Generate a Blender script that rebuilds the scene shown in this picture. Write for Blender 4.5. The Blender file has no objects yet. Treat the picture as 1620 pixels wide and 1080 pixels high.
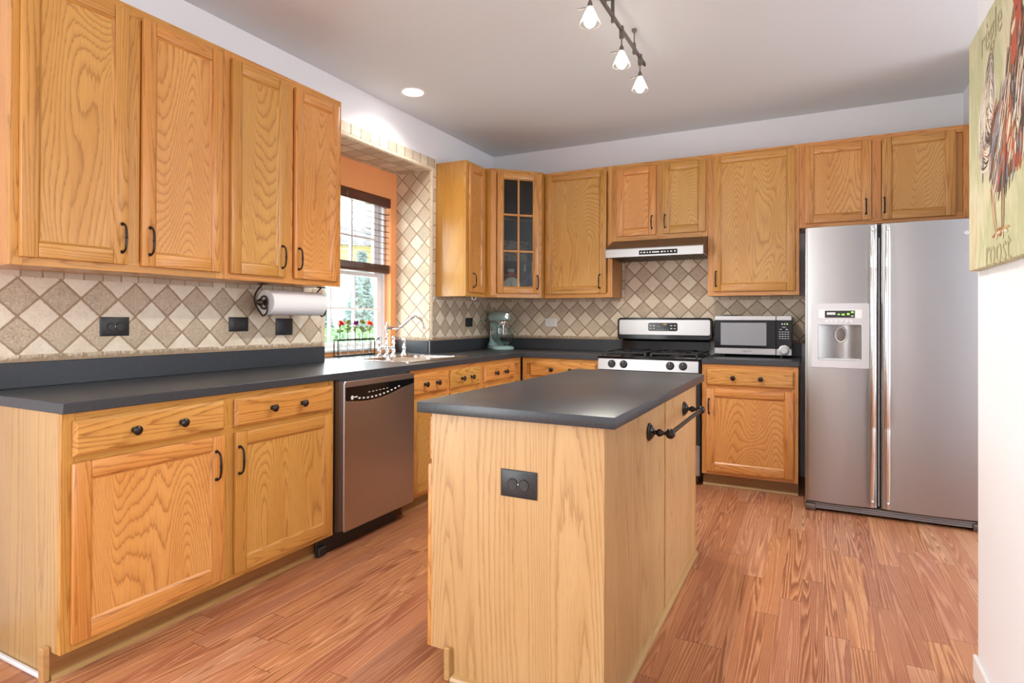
import bpy, bmesh, math, random
from mathutils import Matrix, Vector, Euler
R = math.radians
PI = math.pi
random.seed(7)
SC = bpy.context.scene
COL = SC.collection

# ------------------------------------------------------------------ camera
cd = bpy.data.cameras.new('camera')
cam = bpy.data.objects.new('camera', cd)
COL.objects.link(cam)
cd.sensor_width = 36.0
cd.sensor_fit = 'HORIZONTAL'
cd.lens = 940.5 / 1620 * 36.0
cd.shift_y = -39.8 / 1620
cd.clip_start = 0.02
cam.location = (2.7895, 0.0, 1.1904)
cam.rotation_euler = (Euler((R(90 + 0.287), 0, 0)).to_matrix().to_4x4()).to_euler()
_m = Matrix.Rotation(R(27.015), 4, 'Z') @ Matrix.Rotation(R(90 + 0.287), 4, 'X') @ Matrix.Rotation(R(0.2085), 4, 'Z')
cam.rotation_euler = _m.to_euler()
SC.camera = cam

# ------------------------------------------------------------------ world, lights, exposure
SC.view_settings.view_transform = 'Standard'
SC.view_settings.look = 'None'
SC.view_settings.gamma = 1.0
SC.view_settings.use_curve_mapping = False
SC.view_settings.exposure = 0.55
w = bpy.data.worlds.new('sky')
SC.world = w
w.use_nodes = True
bg = w.node_tree.nodes['Background']
bg.inputs[0].default_value = (0.86, 0.93, 1.0, 1)
bg.inputs[1].default_value = 3.4


def area(name, loc, rot, sx, sy, energy, color=(1, 1, 1)):
    l = bpy.data.lights.new(name, 'AREA')
    l.shape = 'RECTANGLE'
    l.size, l.size_y, l.energy, l.color = sx, sy, energy, color
    o = bpy.data.objects.new(name, l)
    COL.objects.link(o)
    o.location, o.rotation_euler = loc, rot
    return o


# daylight coming in at the patio doors and the windows behind the camera, plus an added hall fill
area('patio_door_daylight', (.06, -1.25, 1.2), (R(90), 0, R(-90)), 2.3, 2.0, 68, (0.95, 0.98, 1.0))
area('hall_fill_light', (6.0, 3.25, 1.45), (R(90), 0, R(90)), 1.5, 1.9, 26, (.96, .98, 1.0))  # added fill from an invented hall opening, brightens the dim rear run
area('dining_window_daylight', (5.9, 0.2, 1.45), (R(90), 0, R(90)), 3.4, 1.8, 70, (.96, 0.98, 1.0))
area('kitchen_window_daylight', (-0.62, 3.44, 1.5), (R(90), 0, R(-90)), 0.95, 1.1, 30, (0.92, 0.97, 1.0))


def spot(name, loc, energy, ang=120, color=(1, .93, .82), rad=.04):
    l = bpy.data.lights.new(name, 'SPOT')
    l.energy, l.spot_size, l.spot_blend, l.color, l.shadow_soft_size = energy, R(ang), .6, color, rad
    o = bpy.data.objects.new(name, l)
    COL.objects.link(o)
    o.location = loc
    return o


# ------------------------------------------------------------------ materials
def srgb(r, g, b):
    f = lambda c: (c / 255 / 12.92) if c / 255 <= .04045 else ((c / 255 + .055) / 1.055) ** 2.4
    return (f(r), f(g), f(b), 1)


class NT:
    """small helper to wire shader nodes"""
    def __init__(s, name):
        s.m = bpy.data.materials.new(name)
        s.m.use_nodes = True
        s.t = s.m.node_tree
        s.b = s.t.nodes['Principled BSDF']
        s.out = s.t.nodes['Material Output']

    def n(s, typ, **kw):
        nd = s.t.nodes.new(typ)
        for k, v in kw.items():
            setattr(nd, k, v)
        return nd

    def link(s, a, b):
        s.t.links.new(a, b)

    def setv(s, sock, v):
        if isinstance(v, (int, float, tuple, list)):
            sock.default_value = v
        else:
            s.link(v, sock)

    def math(s, op, a, b=None, c=None):
        nd = s.n('ShaderNodeMath', operation=op)
        s.setv(nd.inputs[0], a)
        if b is not None:
            s.setv(nd.inputs[1], b)
        if c is not None:
            s.setv(nd.inputs[2], c)
        return nd.outputs[0]

    def vmath(s, op, a, b=None):
        nd = s.n('ShaderNodeVectorMath', operation=op)
        s.setv(nd.inputs[0], a)
        if b is not None:
            s.setv(nd.inputs[1], b)
        return nd.outputs[0]

    def comb(s, x, y, z):
        nd = s.n('ShaderNodeCombineXYZ')
        for i, v in enumerate((x, y, z)):
            s.setv(nd.inputs[i], v)
        return nd.outputs[0]

    def noise(s, vec, scale=1., detail=2., rough=.5, dist=0.):
        nd = s.n('ShaderNodeTexNoise')
        s.setv(nd.inputs['Vector'], vec)
        nd.inputs['Scale'].default_value = scale
        nd.inputs['Detail'].default_value = detail
        nd.inputs['Roughness'].default_value = rough
        nd.inputs['Distortion'].default_value = dist
        return nd.outputs[0]

    def white(s, vec):
        nd = s.n('ShaderNodeTexWhiteNoise', noise_dimensions='3D')
        s.setv(nd.inputs['Vector'], vec)
        return nd.outputs[0]

    def ramp(s, fac, stops, interp='LINEAR'):
        nd = s.n('ShaderNodeValToRGB')
        cr = nd.color_ramp
        cr.interpolation = interp
        while len(cr.elements) < len(stops):
            cr.elements.new(.5)
        for e, (p, c) in zip(cr.elements, stops):
            e.position = p
            e.color = c if len(c) == 4 else (*c, 1)
        s.setv(nd.inputs[0], fac)
        return nd.outputs[0]

    def mix(s, fac, a, b, mode='MIX'):
        nd = s.n('ShaderNodeMix', data_type='RGBA', blend_type=mode)
        s.setv(nd.inputs[0], fac)
        s.setv(nd.inputs[6], a)
        s.setv(nd.inputs[7], b)
        return nd.outputs[2]

    def bump(s, h, strength=.2, dist=.002):
        nd = s.n('ShaderNodeBump')
        nd.inputs['Strength'].default_value = strength
        nd.inputs['Distance'].default_value = dist
        s.setv(nd.inputs['Height'], h)
        s.link(nd.outputs[0], s.b.inputs['Normal'])

    def obj(s):
        tc = s.n('ShaderNodeTexCoord')
        sx = s.n('ShaderNodeSeparateXYZ')
        s.link(tc.outputs['Object'], sx.inputs[0])
        return tc.outputs['Object'], sx.outputs

    def rnd(s):
        return s.n('ShaderNodeObjectInfo').outputs['Random']


def plain(name, col, rough=.5, metal=0., spec=None, coat=0., emit=None, estr=0., alpha=None, trans=0., bump=None):
    k = NT(name)
    k.b.inputs['Base Color'].default_value = col
    k.b.inputs['Roughness'].default_value = rough
    k.b.inputs['Metallic'].default_value = metal
    if spec is not None:
        k.b.inputs['Specular IOR Level'].default_value = spec
    k.b.inputs['Coat Weight'].default_value = coat
    k.b.inputs['Transmission Weight'].default_value = trans
    if emit:
        k.b.inputs['Emission Color'].default_value = emit
        k.b.inputs['Emission Strength'].default_value = estr
    v, _ = k.obj()
    if bump:
        k.bump(k.noise(v, bump[0], 3), bump[1], .002)
    else:  # faint mottling keeps large plain surfaces from looking synthetic
        n = k.noise(v, 9., 3)
        c = k.mix(.04, col, k.ramp(n, [(.3, tuple(x * .8 for x in col[:3])), (.7, tuple(min(1, x * 1.15) for x in col[:3]))]))
        k.link(c, k.b.inputs['Base Color'])
    return k.m


def oak(name, axis, light, mid, dark, rings=11., across=2.6, along=.42, slope=.5, rough=.33, contrast=1.0, pores=.28):
    k = NT(name)
    v, (x, y, z) = k.obj()
    r = k.rnd()
    if axis == 'z':
        u1, u2, g = x, y, z
    elif axis == 'x':
        u1, u2, g = z, y, x
    else:
        u1, u2, g = x, z, y
    off = k.math('MULTIPLY', r, 37.)
    vec = k.comb(k.math('MULTIPLY', u1, across), k.math('MULTIPLY', u2, across), k.math('ADD', k.math('MULTIPLY', g, along), off))
    n1 = k.noise(vec, 1.0, 1.0, .4, .35)
    wob = k.noise(k.comb(k.math('MULTIPLY', u1, 130.), k.math('MULTIPLY', u2, 130.), k.math('ADD', k.math('MULTIPLY', g, 9.), off)), 1., 3., .6)
    f = k.math('ADD', n1, k.math('MULTIPLY', g, slope * .1))
    f = k.math('MULTIPLY', f, rings)
    f = k.math('ADD', f, k.math('MULTIPLY', wob, .75))
    fr = k.math('FRACT', f)
    ring = k.ramp(fr, [(0.0, (1, 1, 1)), (.05, (.85, .85, .85)), (.22, (.25, .25, .25)), (.6, (0, 0, 0)), (.93, (.12, .12, .12)), (1.0, (1, 1, 1))])
    tone = k.ramp(k.noise(k.comb(k.math('MULTIPLY', u1, 7.), k.math('MULTIPLY', u2, 7.), k.math('ADD', k.math('MULTIPLY', g, 1.2), off)), 1., 2.), [(.3, mid), (.7, light)])
    base = k.mix(k.math('MULTIPLY', ring, .85 * contrast), tone, dark)
    pv = k.comb(k.math('MULTIPLY', u1, 420.), k.math('MULTIPLY', u2, 420.), k.math('MULTIPLY', g, 13.))
    p = k.ramp(k.noise(pv, 1., 2., .6), [(.52, (0, 0, 0)), (.72, (1, 1, 1))])
    base = k.mix(k.math('MULTIPLY', p, pores), base, dark)
    # piece to piece variation in stain
    hs = k.n('ShaderNodeHueSaturation')
    k.link(base, hs.inputs['Color'])
    k.link(k.math('MULTIPLY_ADD', r, .18, .92), hs.inputs['Value'])
    k.link(k.math('MULTIPLY_ADD', r, -.016, .508), hs.inputs['Hue'])
    k.link(hs.outputs[0], k.b.inputs['Base Color'])
    k.b.inputs['Roughness'].default_value = rough
    k.b.inputs['Coat Weight'].default_value = .15
    k.b.inputs['Coat Roughness'].default_value = .2
    k.bump(k.math('MULTIPLY_ADD', p, -.6, k.math('MULTIPLY', ring, -.4)), .12, .001)
    return k.m


OAKL, OAKM, OAKD = (.69, .34, .092, 1), (.60, .262, .056, 1), (.31, .105, .018, 1)
M = {}
M['oak_v'] = oak('oak_upright', 'z', OAKL, OAKM, OAKD, rings=22., across=10., along=.42, slope=1.2, contrast=.85)
M['oak_h'] = oak('oak_level', 'x', OAKL, OAKM, OAKD, rings=22., across=10., along=.42, slope=1.2, contrast=.85)
M['oak_panel'] = oak('oak_panel', 'z', (.72, .38, .112, 1), (.64, .30, .072, 1), (.33, .12, .024, 1), rings=46., across=4.0, along=.75, slope=2.2, contrast=.78)
M['oak_drawer'] = oak('oak_drawer_front', 'x', OAKL, OAKM, OAKD, rings=24., across=7., along=.55, slope=1.3)
M['oak_side'] = oak('oak_side_panel', 'z', (.66, .32, .08, 1), (.58, .25, .052, 1), (.42, .16, .03, 1), rings=16., across=3.5, along=.3, contrast=.5, rough=.25)
M['laminate'] = oak('oak_laminate', 'z', (.58, .37, .165, 1), (.51, .305, .118, 1), (.32, .165, .052, 1), rings=40., across=4.2, along=.22, slope=.9, rough=.4, contrast=.8, pores=.25)
M['oak_trim_x'] = oak('oak_moulding', 'x', (.55, .33, .13, 1), (.48, .27, .10, 1), (.34, .17, .05, 1), rings=5., across=9., along=.4, contrast=.5)
M['oak_trim_y'] = oak('oak_moulding_long', 'y', (.55, .33, .13, 1), (.48, .27, .10, 1), (.34, .17, .05, 1), rings=5., across=9., along=.4, contrast=.5)
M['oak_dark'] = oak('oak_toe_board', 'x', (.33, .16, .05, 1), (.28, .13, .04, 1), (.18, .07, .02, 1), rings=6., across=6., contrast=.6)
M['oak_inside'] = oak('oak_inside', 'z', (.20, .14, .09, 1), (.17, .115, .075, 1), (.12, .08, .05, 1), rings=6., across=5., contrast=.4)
M['mahogany'] = oak('mahogany', 'y', (.11, .035, .02, 1), (.08, .024, .014, 1), (.04, .012, .008, 1), rings=10., across=8., rough=.35)


def floor_mat():
    k = NT('laminate_floor')
    v, (x, y, z) = k.obj()
    pw, pl = .083, .95
    cx = k.math('DIVIDE', x, pw)
    ci = k.math('FLOOR', cx)
    fx = k.math('FRACT', cx)
    ro = k.white(k.comb(ci, 3.1, 0.))
    cy = k.math('ADD', k.math('DIVIDE', y, pl), k.math('MULTIPLY', ro, 7.3))
    ri = k.math('FLOOR', cy)
    fy = k.math('FRACT', cy)
    rnd = k.white(k.comb(ci, ri, 1.7))
    rnd2 = k.white(k.comb(ci, ri, 8.2))
    off = k.math('MULTIPLY', rnd, 53.)
    base = k.ramp(rnd2, [(0., (.40, .142, .072)), (.35, (.51, .202, .092)), (.65, (.58, .248, .108)), (.85, (.48, .190, .105)), (1., (.63, .315, .175))])
    n1 = k.noise(k.comb(k.math('ADD', k.math('MULTIPLY', x, 13.), off), k.math('MULTIPLY', y, .33), off), 1., 1.0, .4, .2)
    wob = k.noise(k.comb(k.math('MULTIPLY', x, 150.), k.math('MULTIPLY', y, 7.), off), 1., 3., .6)
    f = k.math('FRACT', k.math('ADD', k.math('MULTIPLY', n1, 27.), k.math('MULTIPLY', wob, .7)))
    ring = k.ramp(f, [(0., (1, 1, 1)), (.16, (.75, .75, .75)), (.42, (.1, .1, .1)), (.8, (0, 0, 0)), (1., (1, 1, 1))])
    amt = k.math('MULTIPLY_ADD', k.white(k.comb(ci, ri, 4.4)), .5, .25)
    c = k.mix(k.math('MULTIPLY', ring, amt), base, (.175, .055, .022, 1))
    hl = k.ramp(f, [(.45, (0, 0, 0)), (.7, (1, 1, 1)), (.9, (0, 0, 0))])
    c = k.mix(k.math('MULTIPLY', hl, .30), c, (.80, .50, .27, 1))
    p = k.ramp(k.noise(k.comb(k.math('MULTIPLY', x, 520.), k.math('MULTIPLY', y, 17.), 0.), 1., 2.), [(.5, (0, 0, 0)), (.75, (1, 1, 1))])
    c = k.mix(k.math('MULTIPLY', p, .22), c, (.22, .08, .04, 1))
    gx = k.math('LESS_THAN', k.math('MINIMUM', fx, k.math('SUBTRACT', 1., fx)), .010)
    gy = k.math('LESS_THAN', k.math('MINIMUM', fy, k.math('SUBTRACT', 1., fy)), .0014)
    g = k.math('MAXIMUM', k.math('MULTIPLY', gx, .35), k.math('MULTIPLY', gy, .8))
    c = k.mix(g, c, (.13, .045, .02, 1))
    k.link(c, k.b.inputs['Base Color'])
    k.b.inputs['Roughness'].default_value = .34
    k.b.inputs['Specular IOR Level'].default_value = .45
    k.bump(k.math('MULTIPLY_ADD', g, -1., k.math('MULTIPLY', ring, -.25)), .15, .001)
    return k.m


M['floor'] = floor_mat()


def tile_mat(name, uax, vax, u0, v0, size, diag=True, sizev=None, con=1., grout=(.36, .255, .16, 1), lift=1.0, soff=0.):
    """tumbled travertine; diagonal tiles alternate a brown and a cream stone"""
    k = NT(name)
    v, s = k.obj()
    a = k.math('DIVIDE', k.math('SUBTRACT', s['XYZ'.index(uax)], u0), size)
    b = k.math('DIVIDE', k.math('SUBTRACT', s['XYZ'.index(vax)], v0), sizev or size)
    wv = k.vmath('SCALE', v)
    wob = k.noise(v, 55., 2.)
    wob = k.math('MULTIPLY_ADD', wob, .06, -.03)
    if diag:
        p, q = k.math('ADD', a, b), k.math('SUBTRACT', a, b)
    else:
        p, q = a, b
    i, j = k.math('FLOOR', p), k.math('FLOOR', q)
    fp, fq = k.math('FRACT', p), k.math('FRACT', q)
    ed = lambda f: k.math('MINIMUM', f, k.math('SUBTRACT', 1., f))
    e1, e2 = ed(fp), ed(fq)
    # chipped, slightly rounded corners
    e = k.math('MINIMUM', k.math('MINIMUM', e1, e2), k.math('MULTIPLY', k.math('SUBTRACT', k.math('ADD', e1, e2), .055), 1.0))
    e = k.math('ADD', e, wob)
    rn = k.white(k.comb(i, j, 2.3 + soff))
    rn2 = k.white(k.comb(i, j, 9.1 + soff))
    tv = k.vmath('ADD', v, k.comb(k.math('MULTIPLY', rn, 19.), k.math('MULTIPLY', rn2, 23.), 0.))
    cloud = k.noise(tv, 16., 4., .6)
    pit = k.noise(tv, 120., 5., .7)
    par = k.math('ABSOLUTE', k.math('MODULO', k.math('SUBTRACT', i, j), 2.))
    if not diag:
        par = k.math('GREATER_THAN', rn2, .5)
    sel = k.math('ADD', k.math('MULTIPLY', k.math('SUBTRACT', par, .5), con), k.math('MULTIPLY_ADD', rn, .34, .33))
    base = k.ramp(sel, [(0., (.83 * lift, .75 * lift, .62 * lift)), (.3, (.74 * lift, .64 * lift, .50 * lift)), (.65, (.58 * lift, .475 * lift, .345 * lift)), (1., (.46 * lift, .365 * lift, .26 * lift))])
    base = k.mix(k.ramp(cloud, [(.35, (0, 0, 0)), (.7, (.55, .55, .55))]), base, (.66 * lift, .53 * lift, .38 * lift, 1))
    pf = k.ramp(pit, [(.56, (0, 0, 0)), (.63, (1, 1, 1))])
    base = k.mix(k.math('MULTIPLY', pf, k.math('MULTIPLY_ADD', sel, .4, .10)), base, (.27, .20, .15, 1))
    pl = k.ramp(pit, [(.36, (1, 1, 1)), (.44, (0, 0, 0))])
    base = k.mix(k.math('MULTIPLY', pl, k.math('MULTIPLY_ADD', sel, .45, .05)), base, (.82, .74, .64, 1))
    m = k.ramp(e, [(.028, (1, 1, 1)), (.048, (0, 0, 0))])
    c = k.mix(m, base, grout)
    k.link(c, k.b.inputs['Base Color'])
    k.b.inputs['Roughness'].default_value = .55
    h = k.math('SUBTRACT', k.ramp(e, [(.0, (0, 0, 0)), (.075, (1, 1, 1))]), k.math('MULTIPLY', pf, .4))
    k.bump(h, .5, .004)
    return k.m


TS = .151
M['tile_L'] = tile_mat('travertine_left', 'Y', 'Z', 1.345, 1.347, TS, con=.9)
M['tile_B'] = tile_mat('travertine_rear', 'X', 'Z', .874, 1.347, TS, con=.6, lift=1.12)
M['tile_N'] = tile_mat('travertine_reveal', 'X', 'Z', -.05, 1.06, TS, con=.35, lift=1.08)
M['tile_S'] = tile_mat('travertine_soffit', 'Y', 'X', 2.9, -.13, .125, diag=False, sizev=.15, con=.5)
M['tile_band'] = tile_mat('travertine_band', 'Y', 'Z', 2.86, 2.408, .0985, diag=False, sizev=.4, con=.45, grout=(.30, .22, .15, 1))
M['tile_band_v'] = tile_mat('travertine_band_upright', 'Z', 'Y', 1.07, 3.9, .0985, diag=False, sizev=.4, con=.45, grout=(.30, .22, .15, 1))
M['brick_LY'] = tile_mat('travertine_edge_left', 'Y', 'Z', 1.05, 1.0, .076, diag=False, sizev=.9, con=.4, soff=1.)
M['brick_LX'] = tile_mat('travertine_edge_rear', 'X', 'Z', .05, 1.0, .076, diag=False, sizev=.9, con=.4, soff=2.)
M['brick_LZ'] = tile_mat('travertine_edge_upright', 'Z', 'X', 1.38, 1.0, .076, diag=False, sizev=.9, con=.4, soff=2.)
M['rope'] = plain('rope_stone', (.74, .62, .45, 1), .5)

M['wall'] = plain('wall_paint', (.85, .86, .90, 1), .6, bump=(90., .03))
M['ceiling'] = plain('ceiling_paint', (.74, .785, .83, 1), .7, bump=(120., .03))
M['orange'] = plain('terracotta_paint', (.88, .37, .14, 1), .55)
M['white'] = plain('white_paint', (.83, .83, .84, 1), .35)
M['white_plastic'] = plain('white_plastic', (.85, .85, .85, 1), .3)


def speckle(name, base, fleck, rough):
    k = NT(name)
    v, _ = k.obj()
    n = k.ramp(k.noise(v, 420., 2., .6), [(.58, (0, 0, 0)), (.7, (1, 1, 1))])
    k.link(k.mix(k.math('MULTIPLY', n, .5), base, fleck), k.b.inputs['Base Color'])
    k.b.inputs['Roughness'].default_value = rough
    k.b.inputs['Specular IOR Level'].default_value = .5
    k.bump(k.noise(v, 300., 2.), .03, .001)
    return k.m


M['counter'] = speckle('slate_laminate', (.034, .039, .047, 1), (.12, .14, .165, 1), .33)


def steel(name, col, rough, axis='z', amt=.12):
    k = NT(name)
    v, (x, y, z) = k.obj()
    sc = {'z': (500., 500., 4.), 'x': (4., 500., 500.)}[axis]
    n = k.noise(k.comb(k.math('MULTIPLY', x, sc[0]), k.math('MULTIPLY', y, sc[1]), k.math('MULTIPLY', z, sc[2])), 1., 2.)
    k.b.inputs['Base Color'].default_value = col
    k.b.inputs['Metallic'].default_value = 1.
    k.link(k.math('MULTIPLY_ADD', n, amt * .4, rough - amt * .2), k.b.inputs['Roughness'])
    k.bump(n, .008, .001)
    return k.m


M['steel'] = steel('brushed_steel', (.41, .402, .395, 1), .36)
M['steel_h'] = steel('brushed_steel_level', (.42, .415, .41, 1), .30, 'x')
M['steel_dw'] = steel('brushed_steel_warm', (.50, .475, .455, 1), .30)
M['steel_dark'] = steel('brushed_steel_dark', (.30, .29, .28, 1), .34)
M['steel_bright'] = plain('polished_steel', (.78, .77, .76, 1), .2, 1.)
M['sink'] = plain('satin_sink_steel', (.72, .71, .70, 1), .22, 1.)
M['chrome'] = plain('chrome', (.85, .86, .88, 1), .07, 1.)
M['bronze'] = plain('oil_rubbed_bronze', (.028, .022, .020, 1), .32, .6)
M['iron'] = plain('dark_iron', (.055, .040, .033, 1), .42, .7)
M['black'] = plain('black_plastic', (.012, .012, .013, 1), .38)
M['blackgloss'] = plain('black_gloss', (.005, .005, .006, 1), .10, spec=.28)
M['blackplate'] = plain('charcoal_plastic', (.022, .023, .026, 1), .4)
M['grey_plastic'] = plain('silver_plastic', (.62, .63, .65, 1), .4, .2)
M['greydark'] = plain('grey_enamel', (.30, .31, .34, 1), .4)
M['pewter'] = plain('pewter', (.20, .18, .165, 1), .42, .9)
M['paper'] = plain('paper', (.84, .85, .86, 1), .9, bump=(160., .35))
M['card'] = plain('cardboard', (.35, .22, .12, 1), .8)
M['aqua'] = plain('aqua_enamel', (.46, .69, .69, 1), .14, coat=.6)
M['ink'] = plain('ink_black', (.02, .02, .02, 1), .5)
M['mark'] = plain('printed_white', (.75, .75, .75, 1), .5)
M['amber'] = plain('amber_display', (.1, .06, .01, 1), .4, emit=(1, .55, .05, 1), estr=.9)
M['green_led'] = plain('green_display', (.1, .2, .03, 1), .4, emit=(.45, .9, .12, 1), estr=.7)
M['orange_enamel'] = plain('orange_enamel', (.62, .13, .03, 1), .35)
M['red'] = plain('red_petal', (.70, .03, .035, 1), .6)
M['orangered'] = plain('orange_red_petal', (.80, .10, .03, 1), .6)
M['purple'] = plain('purple_petal', (.26, .02, .18, 1), .6)
M['leaf'] = plain('olive_leaf', (.20, .25, .05, 1), .6)
M['leaf2'] = plain('pale_green_leaf', (.34, .37, .12, 1), .6)
M['stem'] = plain('green_stem', (.12, .17, .04, 1), .6)
M['foil'] = plain('silver_foil', (.75, .75, .77, 1), .25, 1.)
M['bottle'] = plain('dark_bottle_glass', (.010, .012, .010, 1), .06, coat=.6)
M['lamp_on'] = plain('lit_lamp', (1, 1, 1, 1), .5, emit=(1, .96, .90, 1), estr=14.)
M['bulb'] = plain('lit_bulb', (1, 1, 1, 1), .5, emit=(1, .95, .86, 1), estr=22.)


def glassy(name, tint, refl=.12, rough=.02, edge=.5):
    k = NT(name)
    t = k.n('ShaderNodeBsdfTransparent')
    t.inputs[0].default_value = tint
    g = k.n('ShaderNodeBsdfGlossy')
    g.inputs['Roughness'].default_value = rough
    fr = k.n('ShaderNodeLayerWeight')
    fr.inputs[0].default_value = .25
    mx = k.n('ShaderNodeMixShader')
    k.link(k.math('MULTIPLY_ADD', fr.outputs['Facing'], edge, refl), mx.inputs[0])
    k.link(t.outputs[0], mx.inputs[1])
    k.link(g.outputs[0], mx.inputs[2])
    k.link(mx.outputs[0], k.out.inputs[0])
    return k.m


M['pane'] = glassy('window_glass', (.97, .985, .98, 1), .03)
M['cab_glass'] = glassy('cabinet_glass', (.72, .73, .70, 1), .02, .02, .22)
M['clear'] = glassy('clear_glass', (.90, .94, .94, 1), .10)


def frosted():
    k = NT('frosted_shade')
    t = k.n('ShaderNodeBsdfTranslucent')
    t.inputs[0].default_value = (.9, .88, .84, 1)
    d = k.n('ShaderNodeBsdfTransparent')
    d.inputs[0].default_value = (.75, .73, .70, 1)
    mx = k.n('ShaderNodeMixShader')
    mx.inputs[0].default_value = .3
    k.link(t.outputs[0], mx.inputs[1])
    k.link(d.outputs[0], mx.inputs[2])
    k.link(mx.outputs[0], k.out.inputs[0])
    return k.m


M['frost'] = frosted()


def weave():
    k = NT('woven_seagrass')
    v, (x, y, z) = k.obj()
    n = k.noise(k.comb(k.math('MULTIPLY', x, 40.), k.math('MULTIPLY', y, 40.), k.math('MULTIPLY', z, 190.)), 1., 3.)
    k.link(k.ramp(n, [(.35, (.10, .075, .05)), (.5, (.30, .25, .18)), (.68, (.62, .56, .46))]), k.b.inputs['Base Color'])
    k.b.inputs['Roughness'].default_value = .8
    k.bump(n, .6, .004)
    return k.m


M['weave'] = weave()


def canvas():
    k = NT('painted_canvas')
    v, (x, y, z) = k.obj()
    n = k.noise(k.comb(0., k.math('MULTIPLY', y, 3.2), k.math('MULTIPLY', z, 1.6)), 1., 4., .6, .6)
    b = k.noise(k.comb(0., k.math('MULTIPLY', y, 60.), k.math('MULTIPLY', z, 9.)), 1., 3., .6)
    f = k.math('ADD', n, k.math('MULTIPLY_ADD', b, .22, -.11))
    k.link(k.ramp(f, [(.30, (.56, .46, .27)), (.42, (.68, .63, .44)), (.52, (.48, .49, .28)), (.62, (.64, .61, .40)), (.75, (.38, .40, .21))]), k.b.inputs['Base Color'])
    k.b.inputs['Roughness'].default_value = .65
    k.bump(b, .15, .001)
    return k.m


M['canvas'] = canvas()
for nm, c in dict(p_red=(.46, .09, .045), p_rust=(.42, .15, .06), p_brown=(.15, .085, .055), p_dark=(.07, .05, .05), p_cream=(.72, .64, .50), p_white=(.78, .74, .68), p_grey=(.33, .28, .28), p_ochre=(.52, .36, .15), p_slate=(.26, .27, .34), p_letter=(.47, .41, .24)).items():
    M[nm] = plain('paint_' + nm[2:], (*c, 1), .65)
M['lawn'] = plain('lawn', (.40, .52, .24, 1), .9)
M['drive'] = plain('concrete', (.75, .74, .70, 1), .9)
M['spruce'] = plain('spruce_needles', (.34, .46, .46, 1), .8)
M['bushleaf'] = plain('bush_leaf', (.34, .60, .28, 1), .7)
M['bark'] = plain('bark', (.15, .11, .08, 1), .9)
M['siding'] = plain('yellow_siding', (.62, .48, .22, 1), .8)
M['roof'] = plain('grey_shingle', (.22, .21, .21, 1), .9)


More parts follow.
